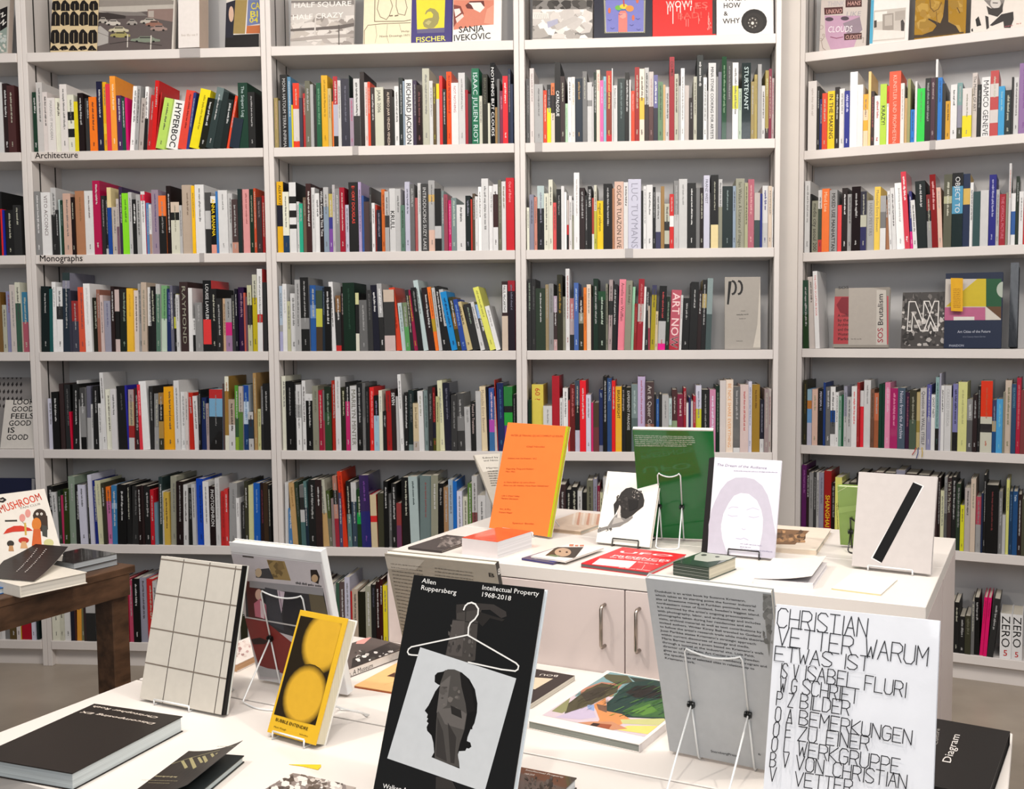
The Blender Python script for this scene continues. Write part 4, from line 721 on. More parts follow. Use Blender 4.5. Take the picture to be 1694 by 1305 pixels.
sl2 = [(440, 672), (490, 668), (520, 682), (528, 760), (550, 850), (557, 905), (545, 985), (520, 1060), (508, 1110), (516, 1190), (470, 1178), (384, 1142), (390, 1040), (393, 960), (400, 860), (415, 740)]
a.pp(sl2, '53504d'); a.pp([(415, 745), (470, 700), (450, 860), (395, 900)], '6b6764'); a.pp([(400, 880), (500, 870), (555, 905), (540, 990), (440, 960)], '6a6663')
a.pp([(520, 690), (528, 760), (550, 850), (556, 900), (600, 890), (580, 760), (545, 700)], '1c1a19'); a.pp([(470, 860), (525, 885), (530, 930), (475, 905)], '2c2a28')
a.pp([(400, 920), (430, 1000), (450, 1160), (392, 1130)], '3f3c3a'); a.pp([(455, 950), (500, 1030), (490, 1170), (470, 1165)], '3b3836'); a.pb(410, 760, 520, 860, ['5f5b58', '746f6b', '504c4a'], 14, 16, 8)
wh = 'e9e9e6'
hook = [(540, 350), (548, 330), (562, 317), (582, 312), (602, 320), (618, 345), (616, 375), (600, 400), (576, 420), (566, 445), (564, 484)]
a.pl(hook, 8, wh); a.pl([(564, 484), (262, 548), (246, 560), (241, 575), (248, 588), (262, 591), (295, 593)], 7, wh)
a.pl([(562, 486), (820, 635), (833, 650), (829, 668), (815, 677), (740, 668), (565, 630)], 7, wh)
a.pt(316, 205, 392, 218, 'Allen', 'efefed', 26, 0); a.pt(310, 242, 500, 270, 'Ruppersberg', 'efefed', 26, 0)
a.pt(636, 242, 940, 277, 'Intellectual Property', 'efefed', 26, 0); a.pt(630, 278, 792, 302, '1968-2018', 'efefed', 26, 0)
a.pt(108, 1300, 260, 1328, 'Walker Art', 'efefed', 26, 0)
a.done(o, o.location)
easel(fr, .017, -1, 'white wire easel behind the black silhouette book', M_WIREW, .25, .75, .6, .1, ZT)
# capital letter book
fr = frame_stand((1256, 1400), (1538, 1456), (1283, 998), (1558, 1027), ZT+E0)
o = volume(fr, .02, 'big white book covered in thin overlapping black capital letters, front right', 'e9ecf2', spine='l', page='eef0f4', m=M_GLOSS, group=G1)
STK = {'A': [[(0, 0), (.5, 1), (1, 0)], [(.2, .4), (.8, .4)]], 'B': [[(0, 0), (0, 1), (.6, 1), (.9, .85), (.9, .65), (.6, .5), (0, .5)], [(.6, .5), (1, .35), (1, .15), (.7, 0), (0, 0)]],
'C': [[(1, .85), (.75, 1), (.25, 1), (0, .8), (0, .2), (.25, 0), (.75, 0), (1, .15)]], 'D': [[(0, 0), (0, 1), (.6, 1), (1, .75), (1, .25), (.6, 0), (0, 0)]],
'E': [[(1, 1), (0, 1), (0, 0), (1, 0)], [(0, .5), (.8, .5)]], 'F': [[(1, 1), (0, 1), (0, 0)], [(0, .5), (.8, .5)]], 'G': [[(1, .85), (.75, 1), (.25, 1), (0, .8), (0, .2), (.25, 0), (.75, 0), (1, .2), (1, .5), (.5, .5)]],
'H': [[(0, 0), (0, 1)], [(1, 0), (1, 1)], [(0, .5), (1, .5)]], 'I': [[(.5, 0), (.5, 1)]], 'K': [[(0, 0), (0, 1)], [(1, 1), (0, .45), (1, 0)]], 'L': [[(0, 1), (0, 0), (1, 0)]],
'M': [[(0, 0), (0, 1), (.5, .4), (1, 1), (1, 0)]], 'N': [[(0, 0), (0, 1), (1, 0), (1, 1)]], 'O': [[(.25, 0), (0, .2), (0, .8), (.25, 1), (.75, 1), (1, .8), (1, .2), (.75, 0), (.25, 0)]],
'P': [[(0, 0), (0, 1), (.7, 1), (1, .85), (1, .6), (.7, .45), (0, .45)]], 'R': [[(0, 0), (0, 1), (.7, 1), (1, .85), (1, .6), (.7, .45), (0, .45)], [(.6, .45), (1, 0)]],
'S': [[(1, .85), (.75, 1), (.25, 1), (0, .85), (0, .65), (1, .3), (1, .15), (.75, 0), (.25, 0), (0, .12)]], 'T': [[(0, 1), (1, 1)], [(.5, 1), (.5, 0)]],
'U': [[(0, 1), (0, .2), (.25, 0), (.75, 0), (1, .2), (1, 1)]], 'V': [[(0, 1), (.5, 0), (1, 1)]], 'W': [[(0, 1), (.25, 0), (.5, .6), (.75, 0), (1, 1)]], 'Z': [[(0, 1), (1, 1), (0, 0), (1, 0)]]}
a = px_art(fr, (1260, 980, 3.903))
def thin_text(st, x0, y0, x1, y1, h, drop=None, wd=5.5):
    n_ = sum(.35 if c == 'I' else .8 if c == ' ' else 1 for c in st); adv = 1/n_; t = 0
    dx, dy = x1-x0, y1-y0; L_ = math.hypot(dx, dy); ux_, uy_ = dx/L_, dy/L_
    for c in st:
        wdt = .35 if c == 'I' else .8 if c == ' ' else 1
        if c != ' ':
            bx, by = x0+dx*t, y0+dy*t; cw_ = L_*adv*wdt*.82
            if c == 'I': bx -= L_*adv*.25; cw_ = L_*adv*.82
            for stn in STK[c]:
                a.pl([(bx+ux_*cw_*p[0]+h*p[1]*.10, by+uy_*cw_*p[0]-h*p[1]) for p in stn], wd, '23242a')
        t += adv*wdt
for args in (('CHRISTIAN', 98, 222, 690, 292, 122), ('VETTER WARUM', 98, 338, 1082, 478, 122), ('ETWAS IST', 82, 440, 705, 510, 95),
             ('ISABEL FLURI', 272, 562, 940, 678, 96), ('IS V', 118, 548, 240, 562, 92), ('SCHRIFT', 262, 655, 632, 722, 96), ('W G', 118, 640, 232, 650, 88),
             ('BILDER', 248, 745, 575, 795, 92), ('P Z', 96, 725, 212, 745, 88), ('BEMERKUNGEN', 242, 850, 978, 985, 92), ('O A', 88, 828, 205, 850, 92),
             ('ZU EINER', 235, 955, 700, 1020, 92), ('O E', 76, 928, 198, 935, 92), ('WERKGRUPPE', 235, 1050, 900, 1172, 96), ('O L', 66, 1022, 190, 1030, 90),
             ('VON CHRISTIAN', 222, 1140, 945, 1270, 92), ('B V', 56, 1122, 182, 1128, 92), ('VETTER', 215, 1245, 595, 1300, 92), ('V', 52, 1215, 102, 1218, 90)):
    thin_text(*args)
a.pl([(75, 440), (740, 530)], 3, 'd6d9e0'); a.pl([(180, 470), (120, 1300)], 2.5, 'd0d4dc'); a.pl([(255, 470), (190, 1300)], 2.5, 'd0d4dc')
a.done(o, o.location, 'cover_lettering')
easel(fr, .02, -1, 'white wire easel behind the capital-letter book', M_WIREW, .25, .75, .6, .1, ZT)
# picture magazine seen from behind
fr = frame_stand((427.8, 1124), (575, 1150), (373.6, 896), (538, 915), ZT+E0)
o = volume(fr, .02, 'white-bordered picture book turned away, people in suits on its back, wire easel in front', 'e6e6e8', back='f0f0f0', spine='r', spinecol='eef2f4', m=M_GLOSS, group=G1)
a = px_art(fr, (350, 880, 3.7286))
a.pp([(110, 130), (672, 195), (760, 640), (740, 920), (300, 905)], 'c9c4c8')
a.pp([(205, 300), (690, 360), (720, 520), (700, 700), (215, 560)], '3f3e42'); a.pp([(205, 530), (330, 548), (520, 700), (520, 900), (290, 820)], '8a3a36')
a.pp([(210, 300), (300, 320), (320, 545), (230, 530)], '5c2a28'); a.pp([(340, 170), (450, 180), (490, 300), (380, 290)], 'a08a5e'); a.pb(345, 175, 455, 280, ['8c7650', 'b09a6c', '7a6848'], 12, 22)
a.pp([(270, 232), (355, 222), (385, 290), (275, 280)], '4c4c50'); a.pe(290, 250, 20, 28, 'c8b49a'); a.pp([(610, 232), (650, 232), (668, 275), (660, 320), (615, 300)], '2e2420'); a.pe(637, 285, 20, 24, 'c2a684')
a.pp([(235, 300), (690, 345), (690, 392), (235, 340)], '9b9a9e'); a.ptk(520, 318, 680, 340, 16, '3a3a3e', 4)
a.pe(292, 385, 22, 34, 'd6b4a4'); a.pp([(262, 440), (300, 410), (340, 450), (350, 540), (270, 520)], 'c4788a'); a.pp([(300, 420), (330, 440), (325, 535), (305, 525)], 'dccad0')
a.pp([(402, 358), (452, 368), (432, 500)], 'cfc2cc'); a.pl([(418, 365), (436, 480)], 5, '8a6c86')
a.pp([(330, 340), (405, 355), (430, 500), (450, 610), (345, 560)], '4a4b52'); a.pp([(455, 370), (560, 390), (540, 640), (440, 560)], '34343a'); a.pp([(600, 380), (690, 395), (720, 520), (620, 510)], '6d6450')
a.pl([(215, 525), (520, 578)], 9, 'c8c6c6'); a.pp([(245, 660), (300, 650), (350, 670), (330, 690), (260, 692)], '3a2624')
a.pp([(285, 830), (420, 850), (420, 900), (300, 890)], 'b9b9bc'); a.pl([(110, 120), (680, 190)], 3, 'b8b4b4'); a.pl([(195, 148), (258, 155)], 9, '55504e')
a.done(o, o.location)
easel(fr, .02, 1, 'white wire easel with knob joints before the picture book', M_WIREW, .26, .72, .68, .09, ZT)
# grey back cover with text, easel in front
fr = frame_stand((1107.5, 1242), (1304, 1282), (1065.8, 957), (1281, 980), ZT+E0, lo=-22)
o = volume(fr, .016, 'pale grey hardback turned away with a block of black text on its back cover', 'c9ccce', spine='l', spinecol='bfc3c6', group=G1)
a = px_art(fr, (1050, 930, 3.48))
lines = ['Duskdust is an artist book by Susanne Kriemann,', 'which takes as its starting point the former industrial', 'site of limestone mining at Furilden peninsula on the', "northeastern coast of Gotland, Sweden's biggest island.", "It is informed by the artist's ongoing preoccupation",
 'with photography, labor, and archaeology and includes', 'photographs taken during her residencies and site', 'visits, archival material as well as text contributions by', 'invited authors. Writer Kirsty Bell traveled to Gotland', "to follow the artist's research trails while media theorist",
 "Jussi Parikka states Kriemann's strategic approach", 'within current discourses of ecology and media.', "Maria Barnas wrote a poem based on Kriemann's walk", 'through a tunnel at the industrial site. Livia Paldi,', 'director of BAC-Baltic Art Center in Visby, Sweden', 'gives an introduction to The Site Residency program and', 'the specificities of selected sites in relationship to', 'Kriemann work.']
ends = [640, 700, 690, 722, 685, 726, 675, 730, 728, 746, 700, 662, 742, 692, 718, 762, 690, 350]
for i, s_ in enumerate(lines):
    x0 = 116+i*3.4; y0 = 170+i*22.6; x1 = ends[i]; y1 = y0+(x1-x0)*(.112+.0035*i)
    a.pt(x0, y0, x1, y1, s_, '1d1d20', 12.5, 1)
a.pt(438, 1092, 608, 1122, 'SternbergPress+', '2a2a2c', 14, 0); a.ptk(712, 1108, 724, 1112, 12, '6a6a6c')
a.pp([(738, 180), (800, 188), (775, 545), (765, 480)], '8f908e'); a.pb(738, 190, 795, 470, ['868785', 'a0a19f', '787977'], 20, 22)
a.done(o, o.location, 'cover_lettering')
easel(fr, .016, 1, 'white wire easel with dark knobs before the grey text back cover', M_WIREW, .26, .73, .64, .115, ZT)
# grey-green text back behind the silhouette book
fr = frame_stand((672, 1085), (850, 1112), (637, 916), (816, 932), ZT+E0)
o = volume(fr, .018, 'greyish brown book turned away with fine text columns, behind the silhouette book', 'a7a297', spine='r', spinecol='3a3835', group=G1)
a = px_art(fr, (600, 900, 3.2236))
a.pp([(118, 62), (330, 85), (280, 140), (120, 130)], 'bdb9b0')
for i in range(26):
    a.ptk(150+i*3.2, 106+i*19, 315+i*2, 124+i*20.2, 6, '5d5953', i)
for i in range(6): a.ptk(385, 130+i*18, 590, 155+i*18, 6, '5d5953', 40+i)
a.pt(670, 172, 705, 178, 'B', '2c2a28', 22, 1)
a.done(o, o.location, 'cover_lettering')
k = MB(); f0 = fr[0]+fr[1]*(fr[4]+.0003)-fr[3]*.016; text(k, 'B', f0+fr[2]*(fr[5]-.03), fr[3], fr[2], .02, 'e8e6e2', 1); k.build('spine_lettering', M_PRINT, o, o.location)
easel(fr, .018, 1, 'wire easel holding the book of fine grey text columns', M_WIREB, .3, .7, .5, .05, ZT)
# ------------------------------------------------------------------ books standing on the storage cabinets
# orange
fr = frame_stand((808.7, 873), (908.9, 888.5), (836.6, 702.4), (944, 702.4), ZC+E0)
o = volume(fr, .012, 'tall bright orange paperback with small red lines of text, yellow-green edge, standing', 'f58c46', back='f0d8d4', spine='r', spinecol='b9c02a', page='d8c8c0', m=M_GLOSS, group=G2)
k = MB(); k.box(fr[0]+fr[1]*(fr[4]-.007)+fr[3]*.0002, fr[1]*.0072, fr[2]*fr[5], fr[3]*.0006, 'bcc41e'); k.build('edge_strip', M_GLOSS, o, o.location)
a = px_art(fr, (640, 690, 4.832)); rc = 'b8391c'
a.pt(992, 152, 1410, 160, 'PATER LE TRAVAIL QU ACCOMPLIT LE SOLEIL', rc, 15, 0); a.pt(1115, 242, 1262, 243, 'Olaf Nicolai', rc, 14)
a.pt(965, 334, 1195, 336, 'Debates over the Knesset 1 & 2', rc, 12, 0, .2); a.pt(952, 418, 1172, 420, 'Regarding Thing and Medium', rc, 12, 0, .2); a.pt(948, 440, 1025, 441, 'Marc Ries', rc, 12, 0, .2)
a.pt(935, 526, 1185, 528, 'Is There Still an Up and a Down', rc, 12, 0, .2); a.pt(930, 550, 1290, 556, 'Anne von der Heiden, Hans-Peter Hildebrand', rc, 12, 0, .2)
a.pt(918, 632, 1060, 638, 'Life in Dead Valley', rc, 12, 0, .2); a.pt(912, 654, 1050, 660, 'Martina Genewein', rc, 12, 0, .2); a.pt(900, 738, 990, 744, 'Sun, A Play', rc, 12, 0, .2); a.pt(895, 764, 1000, 770, 'Robert Nagel', rc, 12, 0, .2)
a.pt(1003, 852, 1175, 858, 'Spector Books', rc, 13)
a.done(o, o.location, 'cover_lettering')
easel(fr, .012, -1, 'clear wire easel under the orange book', M_WIREW, .25, .75, .6, .08, ZC)
# card seen from behind at the left of the orange book
fr = frame_stand((821, 850), (888, 842), (783.8, 752), (850, 747.5), ZC+E0)
o = volume(fr, .008, 'grey booklet turned away with text reading Edited by, behind the orange book', 'b4aea4', spine='l', group=G2)
a = px_art(fr, (640, 690, 4.832)); a.pp([(697, 302), (905, 290), (890, 420), (770, 440)], 'cbc6bd'); a.pt(766, 332, 890, 326, 'Edited by', '2c2a28', 14, 1); a.pt(775, 354, 892, 350, 'and Ninio', '2c2a28', 14, 1); a.pt(795, 414, 890, 410, 'Martin', '2c2a28', 14, 1)
for i in range(7): a.ptk(805+i*5, 436+i*19, 885, 434+i*19, 9, '3c3936', i)
a.done(o, o.location, 'cover_lettering')
easel(fr, .008, 1, 'wire easel holding the grey Edited by booklet', M_WIREB, .3, .7, .4, .04, ZC)
# hand book
fr = frame_stand((985.6, 896.7), (1074.4, 905.6), (1005.6, 778.4), (1092, 785.6), ZC+E0)
o = volume(fr, .013, 'cream book showing a hand holding up a dark rock, on a black easel', 'f3f0e8', spine='l', page='e2ddd0', group=G2)
a = px_art(fr, (950, 690, 4.5))
a.pp([(172, 830), (250, 810), (275, 770), (300, 738), (320, 720), (330, 660), (340, 650), (350, 665), (345, 720), (370, 745), (410, 748), (435, 735), (436, 750), (400, 780), (370, 795), (340, 815), (270, 825), (180, 860), (172, 855)], '8d8a86')
a.pp([(325, 690), (338, 655), (346, 668), (342, 725), (350, 760), (320, 750)], 'd8d4ce'); a.pp([(300, 745), (345, 750), (370, 775), (280, 800)], 'b5b1ab'); a.pb(180, 820, 300, 850, ['5f5c58', 'a5a19b', '7a7672'], 10, 9)
a.pp([(297, 700), (293, 650), (330, 600), (350, 560), (385, 530), (425, 522), (470, 540), (510, 570), (523, 620), (515, 665), (470, 700), (430, 735), (385, 758), (350, 745), (345, 700), (338, 655), (318, 700), (300, 735)], '33302e')
a.pb(310, 580, 400, 700, ['474340', '2a2725', '5a5551', '3a3634'], 34, 11, 5); a.pb(430, 545, 505, 615, ['8a857f', '6a6560', '252220', 'a5a099'], 30, 7, 6); a.pp([(400, 610), (480, 620), (470, 680), (410, 700)], '1f1c1b')
a.pp([(325, 700), (338, 652), (347, 668), (343, 730)], 'd5d1cb'); a.ptk(246, 575, 262, 460, 4, 'b5b0a8')
a.done(o, o.location)
easel(fr, .013, -1, 'black wire easel under the hand and rock book', M_WIREB, .32, .8, .62, .08, ZC, lip=.014)
# green book, back view
fr = frame_stand((1060, 888), (1186, 893), (1041.6, 711), (1179, 712.5), ZC+E0, lo=-24)
o = volume(fr, .012, 'large green book turned away with white capitals at the top, easel in front', '0f7a38', spine='l', spinecol='e8ece6', m=M_GLOSS, group=G2)
k = MB(); k.box(fr[0]+fr[2]*(fr[5]-.0005)-fr[3]*.012, fr[1]*fr[4], fr[2]*.0035, fr[3]*.0118, 'e6e6dc'); k.build('top_edge', M_PAGES, o, o.location)
a = px_art(fr, (950, 690, 4.5))
gl = ['THE INSTALLATION SITE VISIT BY LIZZIE FITCH AND RYAN TRECARTIN', 'WAS FIRST EXHIBITED AT KW INSTITUTE FOR CONTEMPORARY ART IN', '2014. THIS BOOK CONTAINS ESSAYS BY CURATOR ELLEN BLUMENSTEIN', 'AND CRITIC PATRICK LANGLEY EXPANDING ON THE FILMS CAMERA', 'STRUCTURE, AND COMPLEX MUSIC COMPOSITION, AS WELL AS AN', 'IMAGE BASED PRESENTATION OF THE EXHIBITION AND FILM.']
for i, s_ in enumerate(gl): a.pt(446+i*2, 141+i*14.8, (885, 893, 897, 900, 876, 838)[i], (151, 163, 178, 192, 206, 219)[i], s_, 'dcebdc', 8.5, 1)
a.done(o, o.location, 'cover_lettering')
easel(fr, .012, 1, 'white wire easel in front of the large green book', M_WIREW, .28, .57, .62, .07, ZC)
# dream book
fr = frame_stand((1160, 913), (1281, 924.4), (1172, 755.6), (1295.6, 761), ZC+E0)
o = volume(fr, .008, 'white book with a pale lilac closed-eyes face and black spine strip, standing', 'eceaf4', spine='l', spinecol='1a1a1a', m=M_PRINT, group=G2)
a = px_art(fr, (950, 690, 4.5))
a.pp([(1000, 293), (1045, 296), (990, 1008), (943, 1004)], '242222')
hair = [(1000, 800), (1022, 690), (1050, 620), (1090, 540), (1140, 480), (1200, 450), (1270, 448), (1340, 462), (1400, 510), (1440, 580), (1465, 670), (1480, 760), (1505, 900), (1500, 1050), (1380, 1045), (1380, 960), (1400, 860), (1405, 760), (1392, 690), (1360, 620), (1300, 572), (1240, 565), (1190, 585), (1150, 640), (1110, 720), (1092, 800), (1100, 900), (1130, 990), (1150, 1030), (992, 1008), (1000, 850)]
a.pp(hair, 'c9c5d2')
face = [(1150, 640), (1190, 585), (1240, 565), (1300, 572), (1360, 620), (1392, 690), (1405, 760), (1400, 860), (1380, 960), (1340, 1000), (1250, 1010), (1170, 990), (1110, 930), (1092, 830), (1110, 720)]
a.pp(face, 'f3f1fa'); g_ = 'cbc6da'
for pts in ([(1150, 680), (1175, 668), (1220, 672)], [(1285, 690), (1330, 675), (1375, 690)], [(1145, 728), (1175, 738), (1215, 735)], [(1300, 740), (1335, 748), (1375, 740)]): a.pl(pts, 7, g_)
a.pl([(1248, 830), (1262, 838), (1275, 832)], 6, g_); a.pl([(1205, 902), (1240, 908), (1262, 900), (1295, 915)], 8, g_); a.pl([(1262, 740), (1250, 800)], 4, 'e0dcec')
a.pt(1060, 362, 1432, 388, 'The Dream of the Audience', '8d88a0', 20, 0, .2); a.ptk(1188, 402, 1515, 415, 8, 'a8a4b8'); a.ptk(1235, 945, 1395, 962, 10, 'a09cb2', 3); a.ptk(1235, 968, 1320, 975, 9, 'a09cb2', 5); a.ptk(1235, 985, 1475, 1006, 9, 'a09cb2', 4)
a.done(o, o.location)
easel(fr, .008, -1, 'black wire easel under the lilac face book', M_WIREB, .38, .8, .6, .08, ZC, lip=.014)
# slash book
fr = frame_stand((1408.6, 935.9), (1539.8, 950.3), (1419.4, 782.6), (1549.8, 789.6), ZC+E0)
o = volume(fr, .012, 'pale grey book with one bold black diagonal bar, standing on the right', 'cfc9c6', spine='l', page='dcd8d4', group=G2)
a = px_art(fr, (1150, 750, 3.604)); bar = [(1300, 172), (1355, 196), (1112, 652), (1058, 622)]
cx_, cy_ = 1206, 410; a.pp([(cx_+(x-cx_)*1.05+(3 if x > cx_ else -3), cy_+(y-cy_)*1.012) for x, y in bar], 'eae8e6'); a.pp(bar, '0b0b0b')
a.done(o, o.location)
easel(fr, .012, -1, 'white wire easel under the diagonal bar book', M_WIREW, .22, .78, .6, .08, ZC)
# small green book turned away
fr = frame_stand((1390, 901), (1428, 904), (1381, 804), (1428, 806), ZC+E0)
o = volume(fr, .012, 'small light green book in plastic wrap, turned away, left of the diagonal bar book', '98b862', spine='l', spinecol='8aab58', m=M_GLOSS, group=G2)
a = px_art(fr, (1270, 740, 3.995)); a.ptk(452, 370, 462, 540, 7, '4a5a2c'); a.pp([(445, 400), (585, 380), (585, 415), (450, 440)], 'a9c678'); a.pl([(450, 300), (520, 262)], 5, 'cfe0a4'); a.done(o, o.location, 'cover_lettering')
easel(fr, .012, 1, 'black wire easel behind the small light green book', M_WIREB, .5, .95, .5, .04, ZC)
# ------------------------------------------------------------------ flat books on the low tables
GF = 'books lying on the low white tables'; GC = 'books lying on the storage cabinets'
# big black
T = .032; fr = frame_flat((164.7, 1164.5), (308, 1186), (113, 1277), (-50, 1250), ZT+T)
o = volume(fr, T, 'thick black hardback lying at the front left corner, white upside-down title', '2b2522', spine='l', page='dfe8ea', group=GF, bt=.002)
a = px_art(fr, (0, 1130, 3.764)); a.pt(995, 212, 590, 140, 'Christopher Roth', 'e4d8cc', 22, 1, .2); a.pt(975, 250, 520, 175, 'Discomposing EX', 'e4d8cc', 22, 1, .2); a.done(o, o.location, 'cover_lettering')
# black booklet with lifted cover
T = .014; fr = frame_flat((334.7, 1247), (425, 1252), (290, 1322), (188, 1312), ZT+T)
o = volume(fr, T, 'black softcover booklet with gold lettering and a lifted cover, beside the thick black book', '2e3436', spine='l', page='dce8ea', group=GF)
O_, u_, v_, n_, W_, H_ = fr; k = MB(); nn = 10
for i in range(nn):
    t0, t1 = i/nn, (i+1)/nn; f_ = lambda t: O_+u_*(W_*t*.985)+Z*(.001+.028*t*t)
    p0, p1 = f_(t0), f_(t1); k.face([p0, p1, p1+v_*H_, p0+v_*H_], '322a26'); k.face([p0-Z*.0006, p0+v_*H_-Z*.0006, p1+v_*H_-Z*.0006, p1-Z*.0006], 'c9cfd0')
k.build('front_cover', M_PRINT, o, o.location)
fr2 = (O_+Z*.0195+u_*0, (u_*W_+Z*.0).normalized(), v_, n_, W_, H_)
tt = (u_*1+Z*.24).normalized(); nn_ = tt.cross(v_).normalized(); nn_ = nn_ if nn_.z > 0 else -nn_
fr2 = (O_+Z*.0085+nn_*.0012, tt, v_, nn_, W_, H_); a = px_art(fr2, (0, 1130, 3.764), .004)
gd = 'a39b72'
for x, y, w_, h_ in ((1130, 500, 40, 46), (1180, 482, 44, 66), (1232, 478, 34, 34), (1262, 470, 42, 54), (1312, 455, 36, 34), (1345, 452, 28, 30)):
    a.pp([(x, y), (x+w_*.45, y-6), (x+w_*1.1, y+h_*.8), (x+w_*.6, y+h_)], gd)
a.pl([(1075, 515), (1185, 480), (1370, 430)], 6, gd); a.ptk(1465, 405, 1360, 405, 10, '8a8270'); a.ptk(1110, 595, 975, 590, 18, 'b0a684'); a.ptk(1110, 622, 890, 615, 8, '9a916f'); a.ptk(1060, 636, 930, 632, 8, '9a916f')
a.done(o, o.location, 'cover_lettering')
# yellow paper slip
fr = frame_flat((478, 1262), (530, 1264), (531, 1272), (503, 1273), ZT+.0012); O_, u_, v_, n_, W_, H_ = fr
k = MB(); pts = [onz(x, y, ZT+.0013) for x, y in ((478, 1264), (531, 1264.5), (531, 1268), (526, 1273), (518, 1271), (500, 1267))]; k.face(pts[::-1], 'f4cf3c'); k.face([p-Z*.0009 for p in pts], 'f4cf3c')
for i in range(6): k.face([pts[i], pts[(i+1) % 6], pts[(i+1) % 6]-Z*.0009, pts[i]-Z*.0009], 'f4cf3c')
tag(k.build('paper_slip', M_PRINT, None, pts[0]), 'small yellow paper slip lying in front of the yellow book', 'paper slip')
# black and white leaflet
T = .004; fr = frame_flat((476, 1279), (572, 1298), (540, 1350), (425, 1318), ZT+T)
o = volume(fr, T, 'booklet with a grey photographic cover at the bottom edge, left of silhouette book', 'b8aca4', group=GF, soft=True)
a = px_art(fr, (380, 1050, 5.119)); a.pp([(480, 1165), (600, 1180), (980, 1260), (1000, 1400), (280, 1310)], '8f8480'); a.pb(330, 1180, 960, 1340, ['5a504c', 'c8c0ba', '8f8480', 'e2dcd6', '6a605c'], 120, 26, 5, 1.4); a.done(o, o.location)
# flat silhouette copy
T = .02; fr = frame_flat((850, 1266), (945, 1285), (905, 1345), (795, 1322), ZT+T)
o = volume(fr, T, 'second black Intellectual Property book, lying flat right of the standing copy', '4a433e', spine='l', page='e4e8ea', m=M_GLOSS, group=GF)
a = px_art(fr, (840, 1080, 5.8)); a.pt(165, 1128, 530, 1200, 'Intellectual Property', 'e6e0da', 20); a.pt(150, 1165, 250, 1180, '1968-2018', 'e6e0da', 20); a.pb(160, 1190, 480, 1400, ['5c544e', '38322e', '6a625c', '423b36'], 50, 26, 4, .6); a.done(o, o.location)
# painting book
T = .017; fr = frame_flat((998.6, 1106.7), (1125, 1131), (1073.6, 1232.6), (878.8+2, 1194.7), ZT+T)
fr = frame_flat((998.6, 1106.7), (1158, 1138), (1073.6, 1232.6), (878.8, 1194.7), ZT+T)
o = volume(fr, T, 'large white catalogue lying flat, swirling green and orange abstract painting on its cover', 'ece4de', spine='r', page='a8aca4', spinecol='e4dedb', group=GF, bt=.0015)
a = px_art(fr, (840, 1080, 5.8)); q4 = [a.q(950, 178), a.q(1445, 262), a.q(1380, 780), a.q(320, 635)]
y0, y1 = (q4[2][1]+q4[3][1])/2, q4[0][1]; x0, x1 = (q4[0][0]+q4[3][0])/2, .97
a.clip = (x0, y0, x1, y1); a.rect(x0, y0, x1, y1, 'cfc0c8')
a.pp([(800, 250), (950, 178), (1500, 262), (1500, 420), (1000, 420), (640, 420)], '7fa0a4'); a.pp([(700, 350), (900, 280), (1100, 300), (1000, 420), (700, 420)], 'b8806a')
a.pp([(545, 590), (560, 500), (640, 440), (760, 350), (900, 290), (1060, 320), (1050, 380), (900, 450), (760, 520), (620, 590)], '4f4a34'); a.pp([(700, 400), (860, 330), (1000, 330), (900, 420), (760, 470)], '3a3428')
a.pp([(420, 560), (600, 430), (560, 560), (520, 580)], '8f8f66'); a.pp([(900, 200), (1150, 220), (1200, 280), (1060, 310), (940, 250)], '5b5a42'); a.pp([(1160, 230), (1460, 270), (1500, 380), (1250, 300)], '35413a')
a.pp([(950, 480), (1010, 430), (1080, 350), (1180, 280), (1400, 262), (1560, 320), (1560, 640), (1150, 620), (950, 575)], '1d3f3a')
a.pp([(1130, 380), (1230, 320), (1400, 310), (1520, 360), (1520, 440), (1220, 430)], '1c1a18'); a.pp([(1100, 560), (1250, 480), (1500, 440), (1520, 620), (1200, 610)], '3f6a38'); a.pp([(1180, 560), (1360, 490), (1440, 560), (1300, 600)], '5d8a3c')
a.pp([(820, 500), (940, 430), (950, 560), (1100, 590), (1180, 640), (1060, 700), (960, 760), (820, 740), (880, 640), (850, 560)], 'd8925c'); a.pp([(850, 490), (950, 510), (950, 575), (870, 545)], '7a5a46')
a.pp([(620, 560), (800, 500), (850, 620), (700, 640), (450, 620)], 'c2b6cc'); a.pp([(760, 500), (830, 500), (830, 560), (770, 540)], '8fa4cc'); a.pp([(1080, 640), (1500, 630), (1560, 700), (1300, 690), (1100, 680)], 'c4c48a'); a.pp([(1150, 700), (1560, 700), (1400, 790), (1050, 740)], 'e0cf78')
a.pp([(520, 680), (800, 660), (1000, 660), (1150, 730), (900, 750), (700, 720)], 'c48d6c'); a.pp([(750, 722), (820, 672), (890, 680), (830, 735)], '3b2620'); a.pp([(820, 735), (890, 680), (1000, 690), (950, 760)], '9c5638')
rb = random.Random(4)
for i in range(90):
    x, y = rb.uniform(960, 1500), rb.uniform(300, 620); l_ = rb.uniform(30, 110); a.pl([(x, y), (x+l_, y-l_*.45)], rb.uniform(3, 9), rb.choice(['24504a', '2f5f4a', '183430', '4a7a40', '6a9848', '20383e'])) if 0 < a.q(x+l_, y)[0] < .97 else None
for i in range(40):
    x, y = rb.uniform(580, 950), rb.uniform(330, 560); l_ = rb.uniform(20, 70); a.pl([(x, y), (x+l_, y-l_*.5)], rb.uniform(3, 7), rb.choice(['5c563c', '6f6a4a', '3c3626', '8a8460']))
a.clip = (0, 0, 1, 1); a.done(o, o.location)
